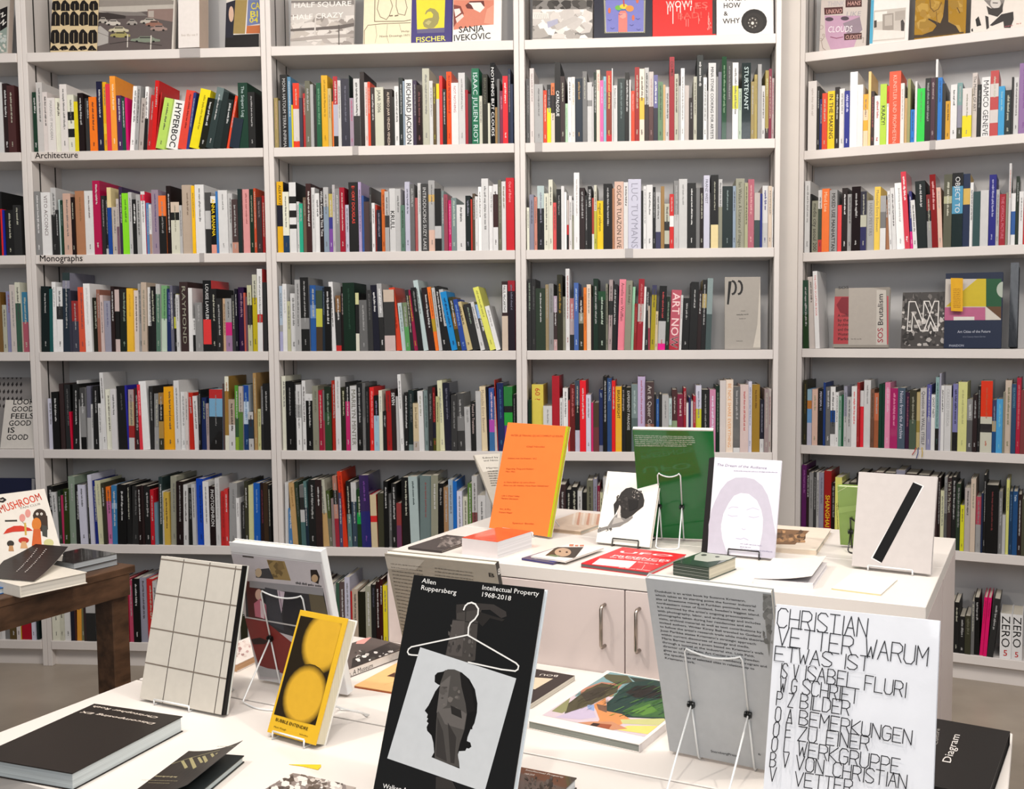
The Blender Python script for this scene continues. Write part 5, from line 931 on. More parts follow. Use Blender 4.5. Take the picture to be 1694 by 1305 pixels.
# dark book with rounded corner
T = .012; fr = frame_flat((840, 1098), (945.5, 1117), (884, 1164), (775, 1144), ZT+T)
o = volume(fr, T, 'dark brown book lying flat behind the silhouette book, pale picture and white capitals', '3a302e', spine='t', group=GF, soft=True)
a = px_art(fr, (840, 1080, 5.8)); a.pt(492, 215, 312, 200, 'BOU', 'e8e2da', 22, 0); a.pp([(-200, 140), (250, 235), (435, 248), (260, 350), (-200, 300)], 'd9c8b0'); a.done(o, o.location)
# peach booklet
T = .006; fr = frame_flat((655, 1096), (760, 1110), (695, 1152), (589, 1133), ZT+T)
o = volume(fr, T, 'thin peach booklet lying flat between the yellow book and the silhouette book', 'f2c489', spine='b', spinecol='b8683c', back='b8683c', group=GF, page='c07848')
a = px_art(fr, (380, 1050, 5.119)); a.pp([(1330, 350), (1400, 318), (1400, 360)], '5c3c2c'); a.pl([(1310, 420), (1400, 400)], 3, 'c08a58'); a.done(o, o.location)
# village museum book
T = .022; fr = frame_flat((600, 1052), (665, 1066), (578, 1114), (508, 1095), ZT+T)
o = volume(fr, T, 'thick book lying flat behind the yellow book, spine reading A Village, A Museum', '6a605c', spine='r', spinecol='f2ece6', group=GF, m=M_PRINT)
O_, u_, v_, n_, W_, H_ = fr; a = px_art(fr, (350, 880, 3.7286))
a.pp([(905, 660), (985, 650), (940, 690), (890, 690)], 'e8a8a0'); a.pp([(870, 780), (1100, 680), (1180, 710), (860, 850)], '3f3a38'); a.pb(880, 730, 1140, 800, ['e8e4e0', '54504c', 'cfc9c4'], 36, 9, 3, 1.5); a.done(o, o.location)
k = MB(); f0 = O_+u_*(W_+.0003)-Z*(T*.82); L_ = H_; text(k, 'A Museum, A Village, A Museum', f0+v_*(H_*-.42), v_, Z, .0165, '3c3836', 0, (H_*1.36)/(textw('A Museum, A Village, A Museum')*.0165) if False else .9); k.build('spine_lettering', M_PRINT, o, o.location)
# stack at the left of the picture book
T = .02; fr = frame_flat((388, 1058), (440, 1064), (415, 1100), (352, 1092), ZT+T)
o = volume(fr, T, 'tan book with a mottled white cover lying behind the cream grid book', 'e9dfd8', spine='b', spinecol='d3ab84', page='d3ab84', group=GF)
a = px_art(fr, (350, 880, 3.7286)); a.pb(150, 670, 250, 770, ['c9a8a4', 'f2ece8', 'b08c88', 'e0d0c8'], 30, 9); a.done(o, o.location)
# diagram book
T = .028; fr = frame_flat((1520, 1183), (1666, 1209), (1640, 1318), (1480, 1286), ZT+T)
o = volume(fr, T, 'thick black book lying flat at far right with outlined title Diagram', '1b1919', spine='t', spinecol='1b1919', page='1d1b1b', m=M_PRINT, group=GF, bt=.003)
a = px_art(fr, (1260, 980, 3.903)); a.pt(1218, 1105, 1282, 918, 'Diagram', 'd8d4d0', 60, 0)
a.pt(1214, 1103, 1278, 917, 'Diagram', '1b1919', 54, 0) if 0 else None; a.pt(1135, 985, 1150, 880, 'Culture', '9a9692', 26, 0); a.done(o, o.location, 'cover_lettering')
# ------------------------------------------------------------------ flat books on the storage cabinets
T = .007; fr = frame_flat((731, 884), (778, 888.5), (744.5, 912), (683, 905), ZC+T)
o = volume(fr, T, 'thin dark grey booklet with a faint photograph, at the left corner of the cabinet', '57504f', spine='b', spinecol='4a4443', group=GC)
a = px_art(fr, (640, 690, 4.832)); a.pp([(445, 985), (520, 960), (600, 975), (560, 1030), (400, 1040)], '8a817d'); a.pb(420, 960, 620, 1045, ['6f6764', '9c938f', '5f5856', '7d7571'], 40, 14, 4, 1.6); a.done(o, o.location)
T = .043; fr = frame_flat((811.8, 871), (875.5, 878), (827, 896.5), (775.5, 890), ZC+T)
o = volume(fr, T, 'thick block-like book with a bright orange-red cover and white page edges', 'f0603c', back='f0ecec', spine='b', spinecol='ece4e4', page='f4f2f4', m=M_GLOSS, group=GC, bt=.0012, ins=.0003)
T = .006; fr = frame_flat((915, 903), (960, 912), (928, 931), (871, 925), ZC+T)
o = volume(fr, T, 'purple-edged booklet under the white card with a small portrait, on the cabinet', '6a6078', spine='b', page='e8e4ea', spinecol='4a4890', group=GC)
a = px_art(fr, (600, 820, 3.08)); a.pp([(850, 310), (960, 260), (990, 290), (880, 325)], '8d8a9c'); a.pp([(960, 325), (1020, 332), (1010, 345), (950, 335)], '3a3c8a'); a.done(o, o.location)
T2 = .005; fr = frame_flat((930, 897), (986, 904), (950, 929), (893, 921), ZC+T+T2+.0006)
o = volume(fr, T2, 'white card with a small portrait lying on a purple-edged booklet', 'f2ece6', spine='b', group=GC)
a = px_art(fr, (600, 820, 3.08)); a.pp([(985, 262), (1125, 262), (1080, 318), (930, 305)], '4f4a44'); a.pe(1020, 288, 42, 22, 'c4a890'); a.pp([(960, 300), (1010, 306), (985, 312), (940, 305)], '6f8a6a'); a.pe(1005, 284, 6, 4, '4c3c34'); a.pe(1040, 288, 6, 4, '4c3c34'); a.ptk(1052, 258, 1112, 258, 12, 'd0896c'); a.done(o, o.location)
T = .011; fr = frame_flat((1024.4, 904), (1131, 916.7), (1076.7, 946), (967, 932), ZC+T)
o = volume(fr, T, 'red hardback lying flat, big white title UFO PRESENCES', 'dc2f38', spine='b', spinecol='6f6a6a', page='dcd8d4', m=M_PRINT, group=GC)
a = px_art(fr, (950, 690, 4.5))
a.pt(322, 1008, 735, 1040, 'UFO', 'f6ecec', 24, 1); a.pt(275, 1036, 705, 1076, 'PRESENCES', 'f6ecec', 24, 1); a.ptk(262, 1044, 660, 1080, 12, 'f0d8d8'); a.pp([(190, 1052), (465, 1075), (410, 1122), (130, 1095)], 'f4ecea'); a.pl([(525, 1100), (500, 1138)], 3, 'f4dcdc'); a.ptk(470, 1080, 620, 1100, 12, 'f4dcdc'); a.ptk(330, 1120, 560, 1145, 10, 'f4dcdc'); a.done(o, o.location)
T = .031; fr = frame_flat((1161, 912), (1216.7, 921), (1174.4, 938), (1114.4, 930), ZC+T)
o = volume(fr, T, 'thick dark green and grey book with striped pages lying before the lilac face book', '3c5244', back='3c5244', spine='b', spinecol='44564a', page='e6e0cc', m=M_GLOSS, group=GC)
a = px_art(fr, (950, 690, 4.5)); a.pp([(900, 1030), (950, 1006), (1190, 1040), (1160, 1060), (1010, 1080), (890, 1070)], 'b4b8ae'); a.pe(965, 1027, 22, 7, '4a5048'); a.pe(1065, 1040, 18, 6, '4a5048'); a.pp([(880, 1062), (990, 1078), (1090, 1066), (1050, 1100), (990, 1118), (860, 1095)], '33493c'); a.done(o, o.location)
O_, u_, v_, n_, W_, H_ = fr; k = MB()
for i in range(7): k.box(O_-v_*.0012+Z*(-T+.003+i*.0038), u_*W_, v_*.001, Z*.0016, '8a9088' if i % 2 else '5c655c')
k.build('spine_bands', M_PRINT, o, o.location)
T = .012; fr = frame_flat((1280, 924), (1372, 930), (1342, 966), (1245, 956), ZC+T)
o = volume(fr, T, 'white paperback with a slightly lifted blank cover lying right of the lilac face book', 'f4f0f0', spine='b', page='f0eef2', group=GC, bt=.0008)
O_, u_, v_, n_, W_, H_ = fr; k = MB()
for i in range(8):
    t0, t1 = i/8, (i+1)/8; g = lambda t: O_+u_*(W_*(t*.97+.01))+Z*(.001+.016*t*t); p0, p1 = g(t0), g(t1); k.face([p0, p1, p1+v_*H_, p0+v_*H_], 'f0e8e2'); k.face([p0-Z*.0008, p0+v_*H_-Z*.0008, p1+v_*H_-Z*.0008, p1-Z*.0008], 'b8b4b8')
k.build('front_cover', M_PRINT, o, o.location)
T = .004; fr = frame_flat((1400, 948), (1480, 958), (1462, 983), (1383, 974), ZC+T)
o = volume(fr, T, 'thin blank white booklet lying before the diagonal bar book', 'f4efe8', spine='b', spinecol='e8d8a8', group=GC, soft=True)
T = .014; fr = frame_flat((1284, 869), (1381, 874), (1344, 910), (1250, 902), ZC+T)
o = volume(fr, T, 'cream book lying flat behind the lilac face book, brown photograph on its cover', 'efe2d2', spine='b', spinecol='e4d4c0', group=GC)
a = px_art(fr, (1270, 740, 3.995)); a.pp([(-60, 530), (60, 538), (275, 552), (180, 642), (60, 640), (-60, 625)], '8a6a4c'); a.pb(-20, 545, 250, 630, ['a5805c', '5c4632', 'c49a70', '6f563e'], 50, 18, 3, 1.4); a.done(o, o.location)
T = .012; fr = frame_flat((930, 846), (1000, 852), (990, 880), (912, 872), ZC+T)
o = volume(fr, T, 'cream booklet with faint pink stripes lying behind the orange book', 'e8d4c0', spine='b', spinecol='b8a48c', group=GC)
a = px_art(fr, (950, 690, 4.5))
for i in range(6): a.pp([(-20+i*36, 800), (0+i*36, 700), (14+i*36, 700), (-2+i*36, 805)], 'd8a890' if i % 2 else 'f2e6d8')
a.done(o, o.location)
# ------------------------------------------------------------------ things on the walnut table
GW = 'books on the walnut table'; E1 = .002
fr = frame_stand((-13, 963), (110, 939), (-50, 824), (73.6, 808), ZW+E1)
o = volume(fr, .01, 'white illustrated poster book standing on the walnut table, orange title MUSHROOM', 'f4eee4', spine='l', group=GW)
a = px_art(fr, (0, 760, 4.35))
a.pt(2, 388, 305, 288, 'MUSHROOM', 'e0502c', 58, 1); a.pt(148, 358, 292, 325, 'FAN CLUB', '8a847c', 16, 0); a.pl([(-10, 290), (20, 278), (38, 290), (20, 304), (-10, 302)], 12, '2c2624'); a.pt(-8, 297, 24, 293, 'the', 'e8e2da', 10, 1)
a.pe(160, 420, 22, 28, 'e8a49a'); a.pe(200, 388, 20, 30, 'e8a49a'); a.pl([(160, 448), (190, 480)], 3, '6a5a4c')
a.pp([(22, 538), (50, 500), (100, 478), (150, 476), (210, 492), (236, 512), (180, 516), (90, 522)], 'd8452f'); a.pl([(40, 442), (118, 440)], 12, '55504a')
a.pe(285, 405, 48, 50, '4a3a30'); a.pp([(235, 400), (340, 405), (345, 500), (330, 530), (255, 500)], '4a3a30'); a.pe(268, 392, 9, 10, 'f4eee4'); a.pe(298, 392, 9, 10, 'f4eee4'); a.pe(268, 392, 3, 4, '1c1614'); a.pe(298, 392, 3, 4, '1c1614')
a.pe(262, 465, 34, 46, 'e08a3c'); a.pp([(240, 500), (290, 500), (300, 620), (228, 620)], 'd9703a'); a.pp([(300, 470), (340, 480), (340, 560), (305, 550)], '50504c'); a.pe(170, 582, 38, 22, 'c8432f'); a.pp([(155, 590), (185, 590), (200, 640), (145, 640)], 'e0b080')
a.pe(75, 605, 26, 22, '3f3a34'); a.pp([(65, 620), (92, 620), (100, 660), (60, 660)], 'c89a6c'); a.pe(350, 600, 36, 28, 'd8d49c'); a.pl([(180, 460), (185, 540)], 12, 'd8b85c')
a.done(o, o.location)
# black leaflet, curling up
P0, P1, P2, P3 = onz(-40, 965, ZW+.035), onz(60, 975, ZW+.035), onz(109, 905, ZW+.075), onz(28, 897, ZW+.075)
T = .03; fr = frame_flat((35, 941), (127, 940), (127, 958), (30, 972), ZW+T); fr = frame_flat((70, 932), (127, 944), (50, 972), (-12, 956), ZW+T)
o = volume(fr, T, 'thick white-edged book under the curled black leaflet on the walnut table', 'e6e0d4', spine='b', spinecol='f2ede2', page='f0ebe0', group=GW)
k = MB(); nn = 12; ztop = ZW+T+.002; A_ = onz(-22, 955, ztop); B_ = onz(56, 962, ztop); C_ = onz(113, 913, ztop+.03); D_ = onz(29, 906, ztop+.03)
for i in range(nn):
    for s_ in (0, 1):
        def q_(t, e): 
            p = A_.lerp(D_, t) if e == 0 else B_.lerp(C_, t); return p+Z*(.028*t*t-.014*t+.001)
        p = [q_(i/nn, 0), q_(i/nn, 1), q_((i+1)/nn, 1), q_((i+1)/nn, 0)]
        if s_ == 0: k.face(p, '241d1e')
        else: k.face([v__-Z*.0012 for v__ in p][::-1], 'f2ede6')
lf = tag(k.build('leaflet', M_PRINT, None, A_), 'curled glossy black leaflet with white script on the walnut table', 'leaflet')
k2 = MB(); rb = random.Random(3)
for j, e in enumerate((.45, .62)):
    for i in range(16):
        t = .25+i*.042; p = A_.lerp(D_, t).lerp(B_.lerp(C_, t), e)+Z*(.028*t*t-.014*t+.0022); dx_ = (D_-A_).normalized(); dy_ = (B_-A_).normalized(); s_ = .004*rb.uniform(.6, 1.4)
        k2.face([p, p+dx_*.004, p+dx_*.004+dy_*s_, p+dy_*s_], 'e0dad4')
k2.build('lettering', M_PRINT, lf, A_)
zz = ZW
for i, (dx_, lab) in enumerate(((0, 'lower of two silver-edged black books stacked on the walnut table'), (-3, 'upper of two silver-edged black books stacked on the walnut table'))):
    T = .017; fr = frame_flat((130+dx_, 911-i*9+4), (192, 918-i*9.5+6), (128+dx_, 935-i*9+6), (72+dx_, 926-i*9+6), zz+T)
    o = volume(fr, T, lab, '33302e', spine='l', spinecol='c8ced0', page='c9cfd2', group=GW, m=M_GLOSS, bt=.001); zz += T+.0006
T = .016; fr = frame_flat((-20, 955), (24, 962), (-8, 980), (-60, 972), ZW+T)
o = volume(fr, T, 'book with a blue cover at the left edge of the walnut table', '2f6fae', spine='b', page='dfe8ea', spinecol='e4e8e8', group=GW)
# ------------------------------------------------------------------ books shown face out on the shelves
def face_out(bay, sh, px0, px1, H, label, cover, T=.012, tilt=8, y=.028, crop=None, art=None, spine='l', spinecol=None, back=None, m=None, page='e6e0d4', name='book', cat='book', yaw=0):
    b = BAYS[bay]; z = ZS[sh]+.0006; x0 = max(b.xat(px0, z, y), .004); x1 = min(b.xat(px1, z, y), BW-.004); t = math.radians(tilt); yw = math.radians(yaw)
    u = b.a*cos(yw)+b.b*sin(yw); hh = -b.a*sin(yw)+b.b*cos(yw)
    v = Z*cos(t)+hh*sin(t); n = -hh*cos(t)+Z*sin(t); O = b.P(x0, y, z+T*sin(t)+.0002)
    H = min(H, (ZS[sh-1]-BT-z-.02)/cos(t) if sh > 1 else .36)
    fr = (O, u, v, n, x1-x0, H)
    o = volume(fr, T, label, cover, spine=spine, spinecol=spinecol, back=back, m=m, page=page, name=name, cat=cat, group='books shown face out on the shelves')
    if crop:
        a = px_art(fr, crop); art(a); a.done(o, o.location)
    return o
def A1(a):
    ink = '221d1a'
    for r_, (yb, hh) in enumerate(((70, 70), (165, 95), (280, 95), (322, 34))):
        for i in range(5):
            x = 328+i*60-r_*3; w_ = 57; yt = yb-hh
            if (i+r_) % 2: pts = [(x, yb), (x, yt+30), (x+14, yt+6), (x+w_*.5, yt), (x+w_, yt+30), (x+w_, yb)]
            else: pts = [(x, yb-14), (x+w_*.3, yb), (x+w_, yb-8), (x+w_, yt+24), (x+w_*.75, yt+4), (x+w_*.2, yt+8), (x, yt+30)]
            a.pp(pts, ink); a.pl([(x+w_*.5, yb-6), (x+w_*.5, yt+26)], 3, 'c9b896')
face_out(1, 1, 83, 160, .30, 'cream book patterned with black leaf-like shapes, top shelf above Architecture', 'dcc9a4', crop=(0, 0, 3.85), art=A1, spine='l', spinecol='c9b48c')
def A2(a):
    a.pp([(600, 0), (1110, 0), (1095, 322), (600, 330)], '6b6260'); a.pp([(612, 0), (1110, 0), (1110, 60), (612, 95)], 'c4beb6'); a.pp([(612, 0), (1110, 0), (1110, 28), (612, 45)], '9c958e')
    a.pp([(620, 78), (760, 84), (800, 95), (800, 118), (620, 128)], '453e3c'); a.pp([(620, 70), (900, 78), (940, 100), (800, 100)], '8a8480'); a.pp([(940, 60), (1110, 55), (1105, 140), (940, 110)], '96817a'); a.pp([(945, 70), (980, 68), (980, 110), (945, 108)], 'b9b0a8')
    for x, y, w_, c in ((655, 130, 62, 'b8b2aa'), (720, 145, 95, 'd0cac2'), (840, 142, 70, 'a8a29c'), (950, 135, 120, 'c4beb4'), (980, 152, 110, '9c7466'), (1010, 180, 110, 'a8928a'), (755, 190, 130, 'cfc8ae'), (765, 222, 130, 'a8a06a'), (925, 252, 190, '8a9484')):
        a.pp([(x-w_/2, y+9), (x-w_/2+8, y-4), (x-w_/4, y-8), (x-w_/6, y-20), (x+w_/5, y-20), (x+w_/3, y-6), (x+w_/2, y), (x+w_/2, y+12), (x, y+18)], c); a.pl([(x-w_/6, y-12), (x+w_/5, y-12)], 7, '4a4644'); a.pe(x-w_*.28, y+12, 8, 6, '2c2826'); a.pe(x+w_*.28, y+13, 8, 6, '2c2826')
    a.pp([(606, 175), (640, 165), (692, 205), (690, 275), (606, 300)], 'b8b4b0'); a.pl([(606, 200), (690, 232)], 3, '8a8682'); a.pl([(814, 222), (812, 300)], 5, 'e0dad2'); a.pl([(963, 228), (960, 312)], 6, 'e0dad2'); a.pl([(700, 280), (820, 262), (1030, 290)], 3, '3a3634')
    a.pl([(1096, 0), (1110, 0), (1096, 320)], 5, 'e8e2da')
face_out(1, 1, 157.5, 288, .30, 'photograph book of vintage cars in a car park, top shelf above Architecture', 'c9c2ba', crop=(0, 0, 3.85), art=A2, y=.034)
def A3(a):
    a.ptk(1155, 232, 1255, 228, 16, 'd8cfc8')
face_out(1, 1, 295, 331, .33, 'narrow white box standing on the top shelf above Architecture', 'f2ece8', T=.075, tilt=3, y=.006, crop=(0, 0, 3.85), art=A3, page='e8d8cc', spine='r', spinecol='dcc8b8', back='e8dccf', yaw=-4, name='book_box', cat='box')
def A4(a):
    a.pp([(1430, 225), (1650, 215), (1650, 300), (1430, 302)], '201c1c'); a.pp([(1440, 20), (1500, 0), (1485, 240), (1435, 240)], '2a2a38'); a.pe(1473, 90, 16, 50, 'd8b8a4'); a.pp([(1500, 0), (1575, 0), (1560, 215), (1485, 215)], 'a8925c'); a.pp([(1580, 0), (1660, 0), (1660, 150), (1572, 165)], '7a86b0'); a.pp([(1572, 165), (1660, 160), (1655, 212), (1568, 214)], 'c87848')
    a.pt(1598, 60, 1655, 56, 'CA', 'e6d83c', 44, 1); a.pt(1590, 110, 1648, 106, 'BI', 'e6d83c', 40, 1); a.pt(1588, 145, 1645, 142, '04', 'e6d83c', 34, 1)
face_out(1, 1, 372, 429, .30, 'small book of three pictured panels over a black base, yellow letters, top shelf', 'e6e0da', crop=(0, 0, 3.85), art=A4, y=.05)
def A5(a):
    a.pb(160, 100, 575, 295, ['b8b0aa', 'd8d2cc', '9c948e', 'c8c0b8', 'e2dcd6'], 70, 34, 2, 1.5); a.pp([(160, 190), (340, 178), (480, 165), (575, 150), (575, 170), (480, 190), (160, 205)], '6c6460'); a.pp([(155, 255), (330, 232), (575, 220), (575, 240), (160, 270)], 'b0a8a2')
    a.pp([(165, 5), (575, 0), (575, 30), (165, 20)], '8c8682'); a.pt(180, 52, 558, 38, 'HALF SQUARE', 'f4f0ec', 34, 1); a.pt(172, 130, 505, 112, 'HALF CRAZY', 'f4f0ec', 34, 1); a.pl([(325, 100), (318, 230)], 9, 'd8d2cc'); a.pl([(476, 165), (476, 290)], 7, '5c5652')
face_out(2, 1, 480, 585, .29, 'grey photographic book titled Half Square Half Crazy, top shelf of second bay', 'cfc9c4', crop=(440, 0, 3.94), art=A5, m=M_GLOSS)
def A6(a):
    k_ = '8a7c66'
    a.pl([(710, 0), (708, 140), (900, 138), (942, 130)], 5, k_); a.pl([(735, 0), (725, 60), (745, 110), (785, 128), (805, 100), (825, 40), (812, 0)], 4, k_); a.pl([(850, 0), (848, 40), (862, 90), (905, 100), (920, 50), (908, 0)], 4, k_)
    a.pl([(808, 104), (824, 102)], 8, k_); a.pl([(842, 104), (860, 100)], 8, k_); a.pl([(640, 290), (642, 200), (665, 165), (760, 155), (942, 148)], 4, k_); a.pl([(715, 165), (722, 230), (712, 280)], 3, 'b8ac96'); a.pl([(792, 160), (785, 230), (800, 280)], 3, 'b8ac96'); a.pl([(870, 158), (880, 200)], 3, 'b8ac96')
    a.pt(882, 212, 935, 208, 'Philip', '4c443a', 12); a.pt(740, 244, 940, 236, 'Nixon Drawings 1971', '4c443a', 14)
face_out(2, 1, 600.5, 683, .30, 'cream book of loose line drawings, left of the purple-framed yellow book, top shelf', 'f2e6c8', crop=(440, 0, 3.94), art=A6)
def A7(a):
    a.pp([(980, 0), (1168, 0), (1162, 190), (985, 205)], 'f2dc3c'); a.pp([(985, 192), (1165, 180), (1163, 212), (985, 218)], '6a6488')
    a.pp([(1036, 92), (1045, 70), (1070, 52), (1100, 58), (1125, 85), (1130, 120), (1120, 155), (1095, 182), (1060, 188), (1030, 175), (1022, 150), (1035, 128), (1062, 118), (1085, 115), (1090, 95), (1075, 76), (1055, 78), (1042, 95)], 'a39c62'); a.pp([(1035, 150), (1060, 132), (1080, 140), (1060, 165)], 'c0b87c')
    a.pt(976, 276, 1170, 264, 'FISCHER', 'f0e86c', 34, 1)
face_out(2, 1, 680, 747, .31, 'purple-framed book with a yellow picture of a curled grey shape, top shelf', '453a80', crop=(440, 0, 3.94), art=A7, y=.024)
def A8(a):
    a.pp([(1222, 0), (1486, 0), (1484, 160), (1400, 165), (1222, 195)], 'd98a72'); a.pp([(1222, 30), (1270, 40), (1290, 90), (1240, 150), (1222, 180)], '8c4438'); a.pp([(1226, 60), (1262, 55), (1272, 82), (1235, 110)], 'efe2dc'); a.pp([(1235, 120), (1280, 90), (1290, 108), (1245, 150)], 'e8d8d0')
    a.pp([(1300, 35), (1330, 8), (1420, 5), (1425, 40), (1350, 60), (1310, 55)], '6a2c26'); a.pp([(1320, 18), (1400, 16), (1425, 50), (1395, 82), (1355, 62), (1340, 34)], 'f2e8e2'); a.pp([(1440, 60), (1486, 30), (1484, 160), (1420, 150)], 'e4a088')
    a.pt(1256, 214, 1422, 202, 'SANJA', '241e1c', 42, 1); a.pt(1222, 268, 1466, 252, 'IVEKOVIC', '241e1c', 42, 1)
face_out(2, 1, 748.5, 829, .31, 'white-bordered book with a red-toned face photograph, right of the purple book', 'f2eeea', crop=(440, 0, 3.94), art=A8)
def A9(a):
    a.pp([(80, 0), (465, 0), (465, 240), (80, 248)], '8c8884'); a.pb(82, 0, 465, 60, ['4c4844', '6a6662', '3a3633'], 24, 30); a.pb(82, 60, 462, 245, ['e8e2dc', 'f2ede8', 'cfc9c4', 'b4aea8', 'dcd6d0'], 60, 42, 4, 1.3); a.pp([(82, 80), (182, 84), (184, 118), (82, 122)], 'eae4de'); a.pp([(220, 160), (355, 100), (372, 128), (240, 196)], 'c9c3be'); a.pp([(172, 140), (240, 120), (244, 150), (180, 180)], 'b4b4c8')
    for i in range(8): a.pl([(92+i*11, 88), (98+i*11, 118)], 2, 'b0aaa4')
face_out(3, 1, 880.5, 980, .29, 'grey photographic book of white rubble blocks, top shelf of third bay', 'd8d2cc', crop=(860, 0, 3.85), art=A9)
def A10(a):
    a.pp([(535, 0), (800, 0), (797, 208), (540, 212)], 'd8d4b8'); a.pp([(545, 0), (790, 0), (788, 202), (550, 204)], '8284c8')
    for i in range(22): a.pl([(538, i*10), (545, i*10+5)], 4, '4a4a3c'); a.pl([(791, i*10), (798, i*10+5)], 4, '4a4a3c'); a.pl([(545+i*11.5, 206), (551+i*11.5, 211)], 4, '4a4a3c')
    a.pe(650, 55, 38, 22, '4a78b0'); a.pe(628, 50, 22, 16, '78b848'); a.pe(662, 42, 26, 16, 'e0d040'); a.pe(700, 55, 26, 20, 'e89a4c'); a.pp([(628, 205), (628, 90), (640, 70), (672, 68), (684, 90), (684, 204)], 'e8867c'); a.pp([(636, 110), (640, 84), (674, 84), (676, 110), (656, 120)], 'f0a49a'); a.pl([(660, 0), (664, 40)], 8, 'c84c44')
    for x, y in ((570, 68), (722, 114), (748, 4)): a.pe(x, y, 9, 18, 'd8744c')
    for x, y in ((572, 125), (590, 178), (640, 90), (752, 118), (712, 158), (756, 186)): a.pl([(x-12, y), (x, y+7), (x+12, y)], 3, '44468c')
face_out(3, 1, 982.5, 1079, .29, 'navy book framing a violet picture of a raised finger under a rainbow cloud', '1e2238', crop=(860, 0, 3.85), art=A10, y=.026)
def A11(a):
    a.pt(930, 50, 1100, 44, 'WOW!', 'f6ece8', 44, 1)
    for x, y in ((942, 90), (958, 70), (975, 150), (1000, 72), (1022, 80), (1050, 62), (1088, 66)): a.pl([(x, 40), (x, y)], 5, 'f6ece8')
    a.pt(1002, 122, 1165, 112, 'BAD!', 'e05a50', 40, 1); a.pt(1110, 56, 1200, 50, 'ES', 'e46a60', 40, 1)
    rb = random.Random(5)
    for i in range(14): x = rb.uniform(1020, 1210); y = rb.uniform(20, 130); a.pl([(x, y), (x, y+rb.uniform(10, 60))], 2.5, 'f0a49c')
    for i in range(8): x = rb.uniform(1195, 1220); y = rb.uniform(140, 200); a.pl([(x, y), (x+2, y+10)], 4, 'f0a49c')
    a.pp([(1226, 0), (1250, 0), (1250, 215), (1226, 217)], '3a3030')
face_out(3, 1, 1079.5, 1184, .30, 'bright red book with dripping white painted WOW lettering, top shelf', 'dc2420', crop=(860, 0, 3.85), art=A11)
def A12(a):
    a.pt(1300, 8, 1440, 2, 'WHEN', '2b2624', 34, 1); a.pt(1296, 52, 1405, 48, 'HOW', '2b2624', 34, 1); a.pt(1298, 100, 1324, 99, '&', '2b2624', 28, 1); a.pt(1292, 152, 1402, 146, 'WHY', '2b2624', 34, 1)
    a.pe(1492, 136, 82, 78, '231f1d'); a.pe(1488, 142, 62, 60, '2f2a27'); a.pe(1484, 144, 40, 44, '191614'); a.pe(1484, 144, 34, 38, '3c3632')
    for i in range(8): a.pe(1482+25*cos(i*pi/4), 146+29*sin(i*pi/4), 4, 4, 'c9c4be')
    a.pe(1482, 148, 9, 10, 'e0dcd6')
face_out(3, 1, 1185.5, 1280, .29, 'white book with the words How & Why and a black car wheel', 'f0ecea', crop=(860, 0, 3.85), art=A12)
def A13(a):
    a.pp([(160, 120), (430, 120), (440, 200), (410, 290), (380, 375), (205, 380), (165, 280)], 'c8a4bc'); a.pe(195, 148, 32, 16, '5c4c58'); a.pe(315, 142, 32, 16, '5c4c58'); a.pp([(300, 180), (430, 130), (450, 230), (400, 280), (330, 260)], '9c8c98'); a.pl([(205, 285), (250, 295), (300, 285)], 7, '9a5c78')
    a.pp([(155, 60), (300, 52), (300, 105), (158, 115)], '5c3434'); a.pt(168, 108, 292, 100, 'UNKNO', 'e0b4ac', 36, 0); a.pp([(320, 0), (445, 0), (445, 52), (320, 58)], '54302e'); a.pt(332, 44, 435, 38, 'HANS', 'e0b4ac', 34, 0); a.pt(178, 50, 310, 42, 'THINK', 'b8b4ba', 40, 0)
    a.pt(322, 128, 438, 124, 'LIKE', 'a8a4aa', 40, 0); a.pt(182, 250, 370, 245, 'CLOUDS', 'f2ecf0', 50, 0); a.pp([(308, 260), (445, 252), (445, 302), (310, 310)], '54302e'); a.pt(318, 302, 438, 296, 'O,EXIST', 'e0b4ac', 32, 0)
    for x, y, r_ in ((132, 210, 16), (130, 305, 10), (150, 270, 8)): a.pl([(x+r_*cos(t_), y+r_*sin(t_)) for t_ in [i*.6 for i in range(12)]], 2.5, '9a8a80')
    a.pl([(160, 280), (135, 320), (145, 370), (165, 385)], 3, '9a8a80'); a.pl([(410, 300), (460, 290), (455, 330)], 3, '9a8a80')
face_out(4, 1, 1355, 1432, .31, 'pink and grey face book lettered CLOUDS in handwriting, top shelf at right', 'd8cec8', crop=(1330, 0, 4.654), art=A13, m=M_GLOSS)
def A14(a):
    a.pp([(505, 0), (540, 0), (528, 335), (505, 338)], '58b0d0'); a.pp([(540, 82), (785, 58), (775, 300), (528, 325)], 'cfc8c0'); a.pp([(545, 95), (640, 85), (635, 160), (545, 170)], 'f0ece6'); a.pp([(605, 110), (690, 100), (690, 230), (605, 238)], 'a8a098'); a.pp([(622, 120), (680, 112), (680, 195), (622, 200)], 'c4bcb4'); a.pp([(745, 160), (762, 150), (775, 180), (768, 275), (748, 275)], '4c4642'); a.pp([(540, 230), (700, 235), (775, 240), (772, 290), (530, 310)], 'ece6e0'); a.pp([(540, 160), (560, 155), (560, 210), (540, 215)], '4c4642'); a.pp([(700, 90), (780, 78), (778, 150), (700, 160)], 'b8b0a8'); a.pp([(530, 320), (775, 298), (775, 306), (530, 328)], 'e8e2dc')
face_out(4, 1, 1438, 1502, .31, 'white book with a cyan edge and grey beach photograph, top shelf', 'f2eeea', crop=(1330, 0, 4.654), art=A14)
